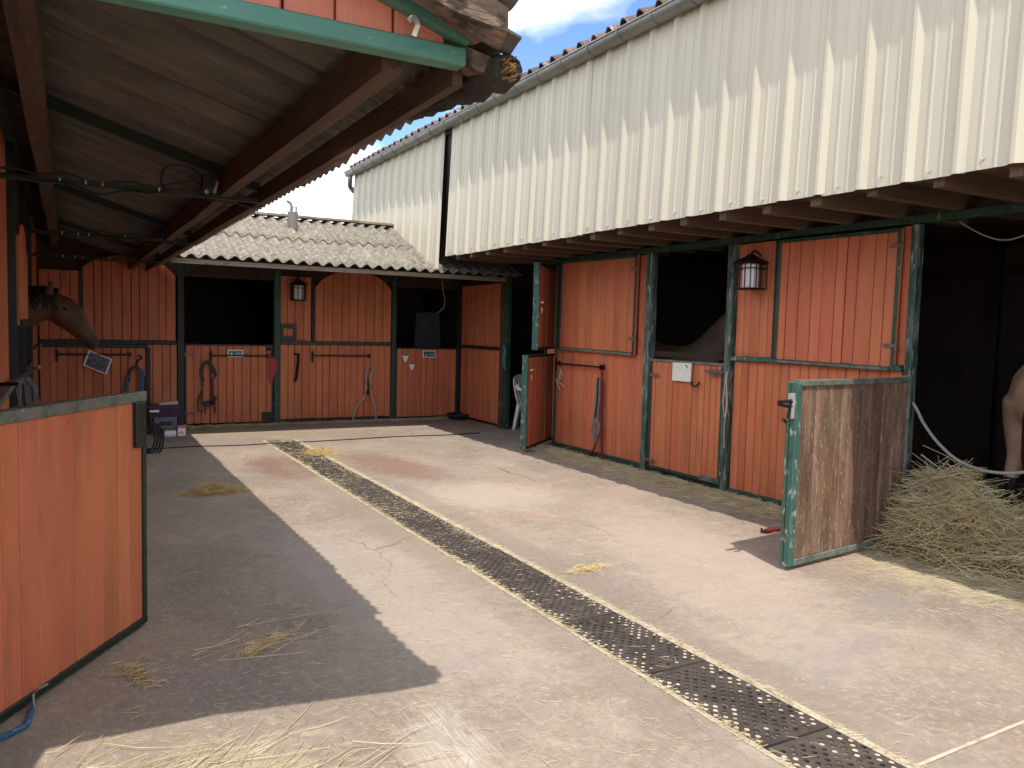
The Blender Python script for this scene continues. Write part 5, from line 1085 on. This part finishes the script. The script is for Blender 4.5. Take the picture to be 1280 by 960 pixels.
# hay heap spilling from the open stall
def heap_h(x, y):
    h = 0.55*np.exp(-(((x-5.72)/.25)**2+((y-3.68)/.30)**2)) + 0.25*np.exp(-(((x-5.95)/.36)**2+((y-3.28)/.38)**2)) + .12*np.exp(-(((x-6.3)/.6)**2+((y-2.75)/.5)**2)) + .12*np.exp(-(((x-7.0)/.9)**2+((y-3.6)/1.0)**2))
    h = h*(1+.22*np.sin(11*x+4*y)*np.sin(9*y-3*x+1)+.14*np.sin(23*x-7*y)*np.sin(19*y+5*x))
    return np.minimum(h, .66)
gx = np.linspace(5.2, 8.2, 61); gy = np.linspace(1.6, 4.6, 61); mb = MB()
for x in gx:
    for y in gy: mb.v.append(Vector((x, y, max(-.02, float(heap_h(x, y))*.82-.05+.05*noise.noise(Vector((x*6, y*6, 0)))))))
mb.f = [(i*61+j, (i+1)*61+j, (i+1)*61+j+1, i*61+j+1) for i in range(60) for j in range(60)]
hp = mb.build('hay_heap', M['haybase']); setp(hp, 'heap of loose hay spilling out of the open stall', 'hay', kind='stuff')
n = 9000; P_ = np.column_stack([NR_.uniform(5.25, 7.4, n*3), NR_.uniform(1.9, 4.5, n*3)]); hh = heap_h(P_[:, 0], P_[:, 1]); keep = NR_.uniform(0, 1, n*3) < np.clip(hh*2.6, .04, 1); P_ = P_[keep][:n]; hh = hh[keep][:n]
ok = ~((P_[:, 1] > 3.93) & (P_[:, 0] < 5.9)); P_ = P_[ok]; hh = hh[ok]
o = strands('hay_stalks', M['hay'], np.column_stack([P_, hh*.95+np.abs(NR_.normal(0, .04, len(hh)))-.03]), 0.25, 0.0032, 0.48, 0.30); setp(o, 'tangled hay stalks over the heap at the open stall', 'hay', kind='stuff')
n = 3000; P_ = np.column_stack([NR_.uniform(5.25, 7.2, n*4), NR_.uniform(2.0, 4.3, n*4)]); hh = heap_h(P_[:, 0], P_[:, 1]); keep = NR_.uniform(0, 1, n*4) < np.clip(hh*2.2, .02, 1); P_ = P_[keep][:n]; hh = hh[keep][:n]
ok = ~((P_[:, 1] > 3.90) & (P_[:, 0] < 5.95)); P_ = P_[ok]; hh = hh[ok]
o = strands('long_hay', M['straw'], np.column_stack([P_, hh*.97+np.abs(NR_.normal(0, .035, len(hh)))]), 0.38, 0.0046, 0.38, 0.20); setp(o, 'long pale stalks lying loose on top of the hay heap', 'hay', kind='stuff')
o = strands('hay_scatter', M['straw'], np.concatenate([cloud(5.3, 3.35, .22, .45, 800, .004, .006), cloud(5.45, 2.7, .3, .4, 700, .004, .006)]), 0.10, 0.0024, 0.08, 0.2); setp(o, 'hay bits thinning out over the concrete below the heap', 'hay', kind='stuff')
# bedding inside the barn and the boxes
def bedding(x0, x1, y0, y1, lab, n=40):
    mb = MB()
    for i in range(n+1):
        for j in range(n+1):
            x = x0+(x1-x0)*i/n; y = y0+(y1-y0)*j/n; mb.v.append(Vector((x, y, .03+.05*noise.noise(Vector((x*1.7, y*1.7, 3)))+.03*noise.noise(Vector((x*7, y*7, 3))))))
    mb.f = [(i*(n+1)+j, (i+1)*(n+1)+j, (i+1)*(n+1)+j+1, i*(n+1)+j+1) for i in range(n) for j in range(n)]
    o = mb.build('bedding', M['bed']); setp(o, lab, 'bedding', kind='stuff')
bedding(6.0, 9.08, -1.5, 9.1, 'dark straw bedding on the floor of the right stable', 60)
bedding(-3.6, -0.45, 2.3, 12.9, 'dark straw bedding inside the left stable'); bedding(-.2, 6.2, 13.12, 16.5, 'dark straw bedding inside the back stable')
p = unif(6.0, 9.0, 1.0, 6.5, 2600, .07, .03); o = strands('bedding_straw', M['hay'], p, 0.2, 0.004, 0.25, 0.3); setp(o, 'straw stalks on the bedding of the right stable', 'straw', kind='stuff')
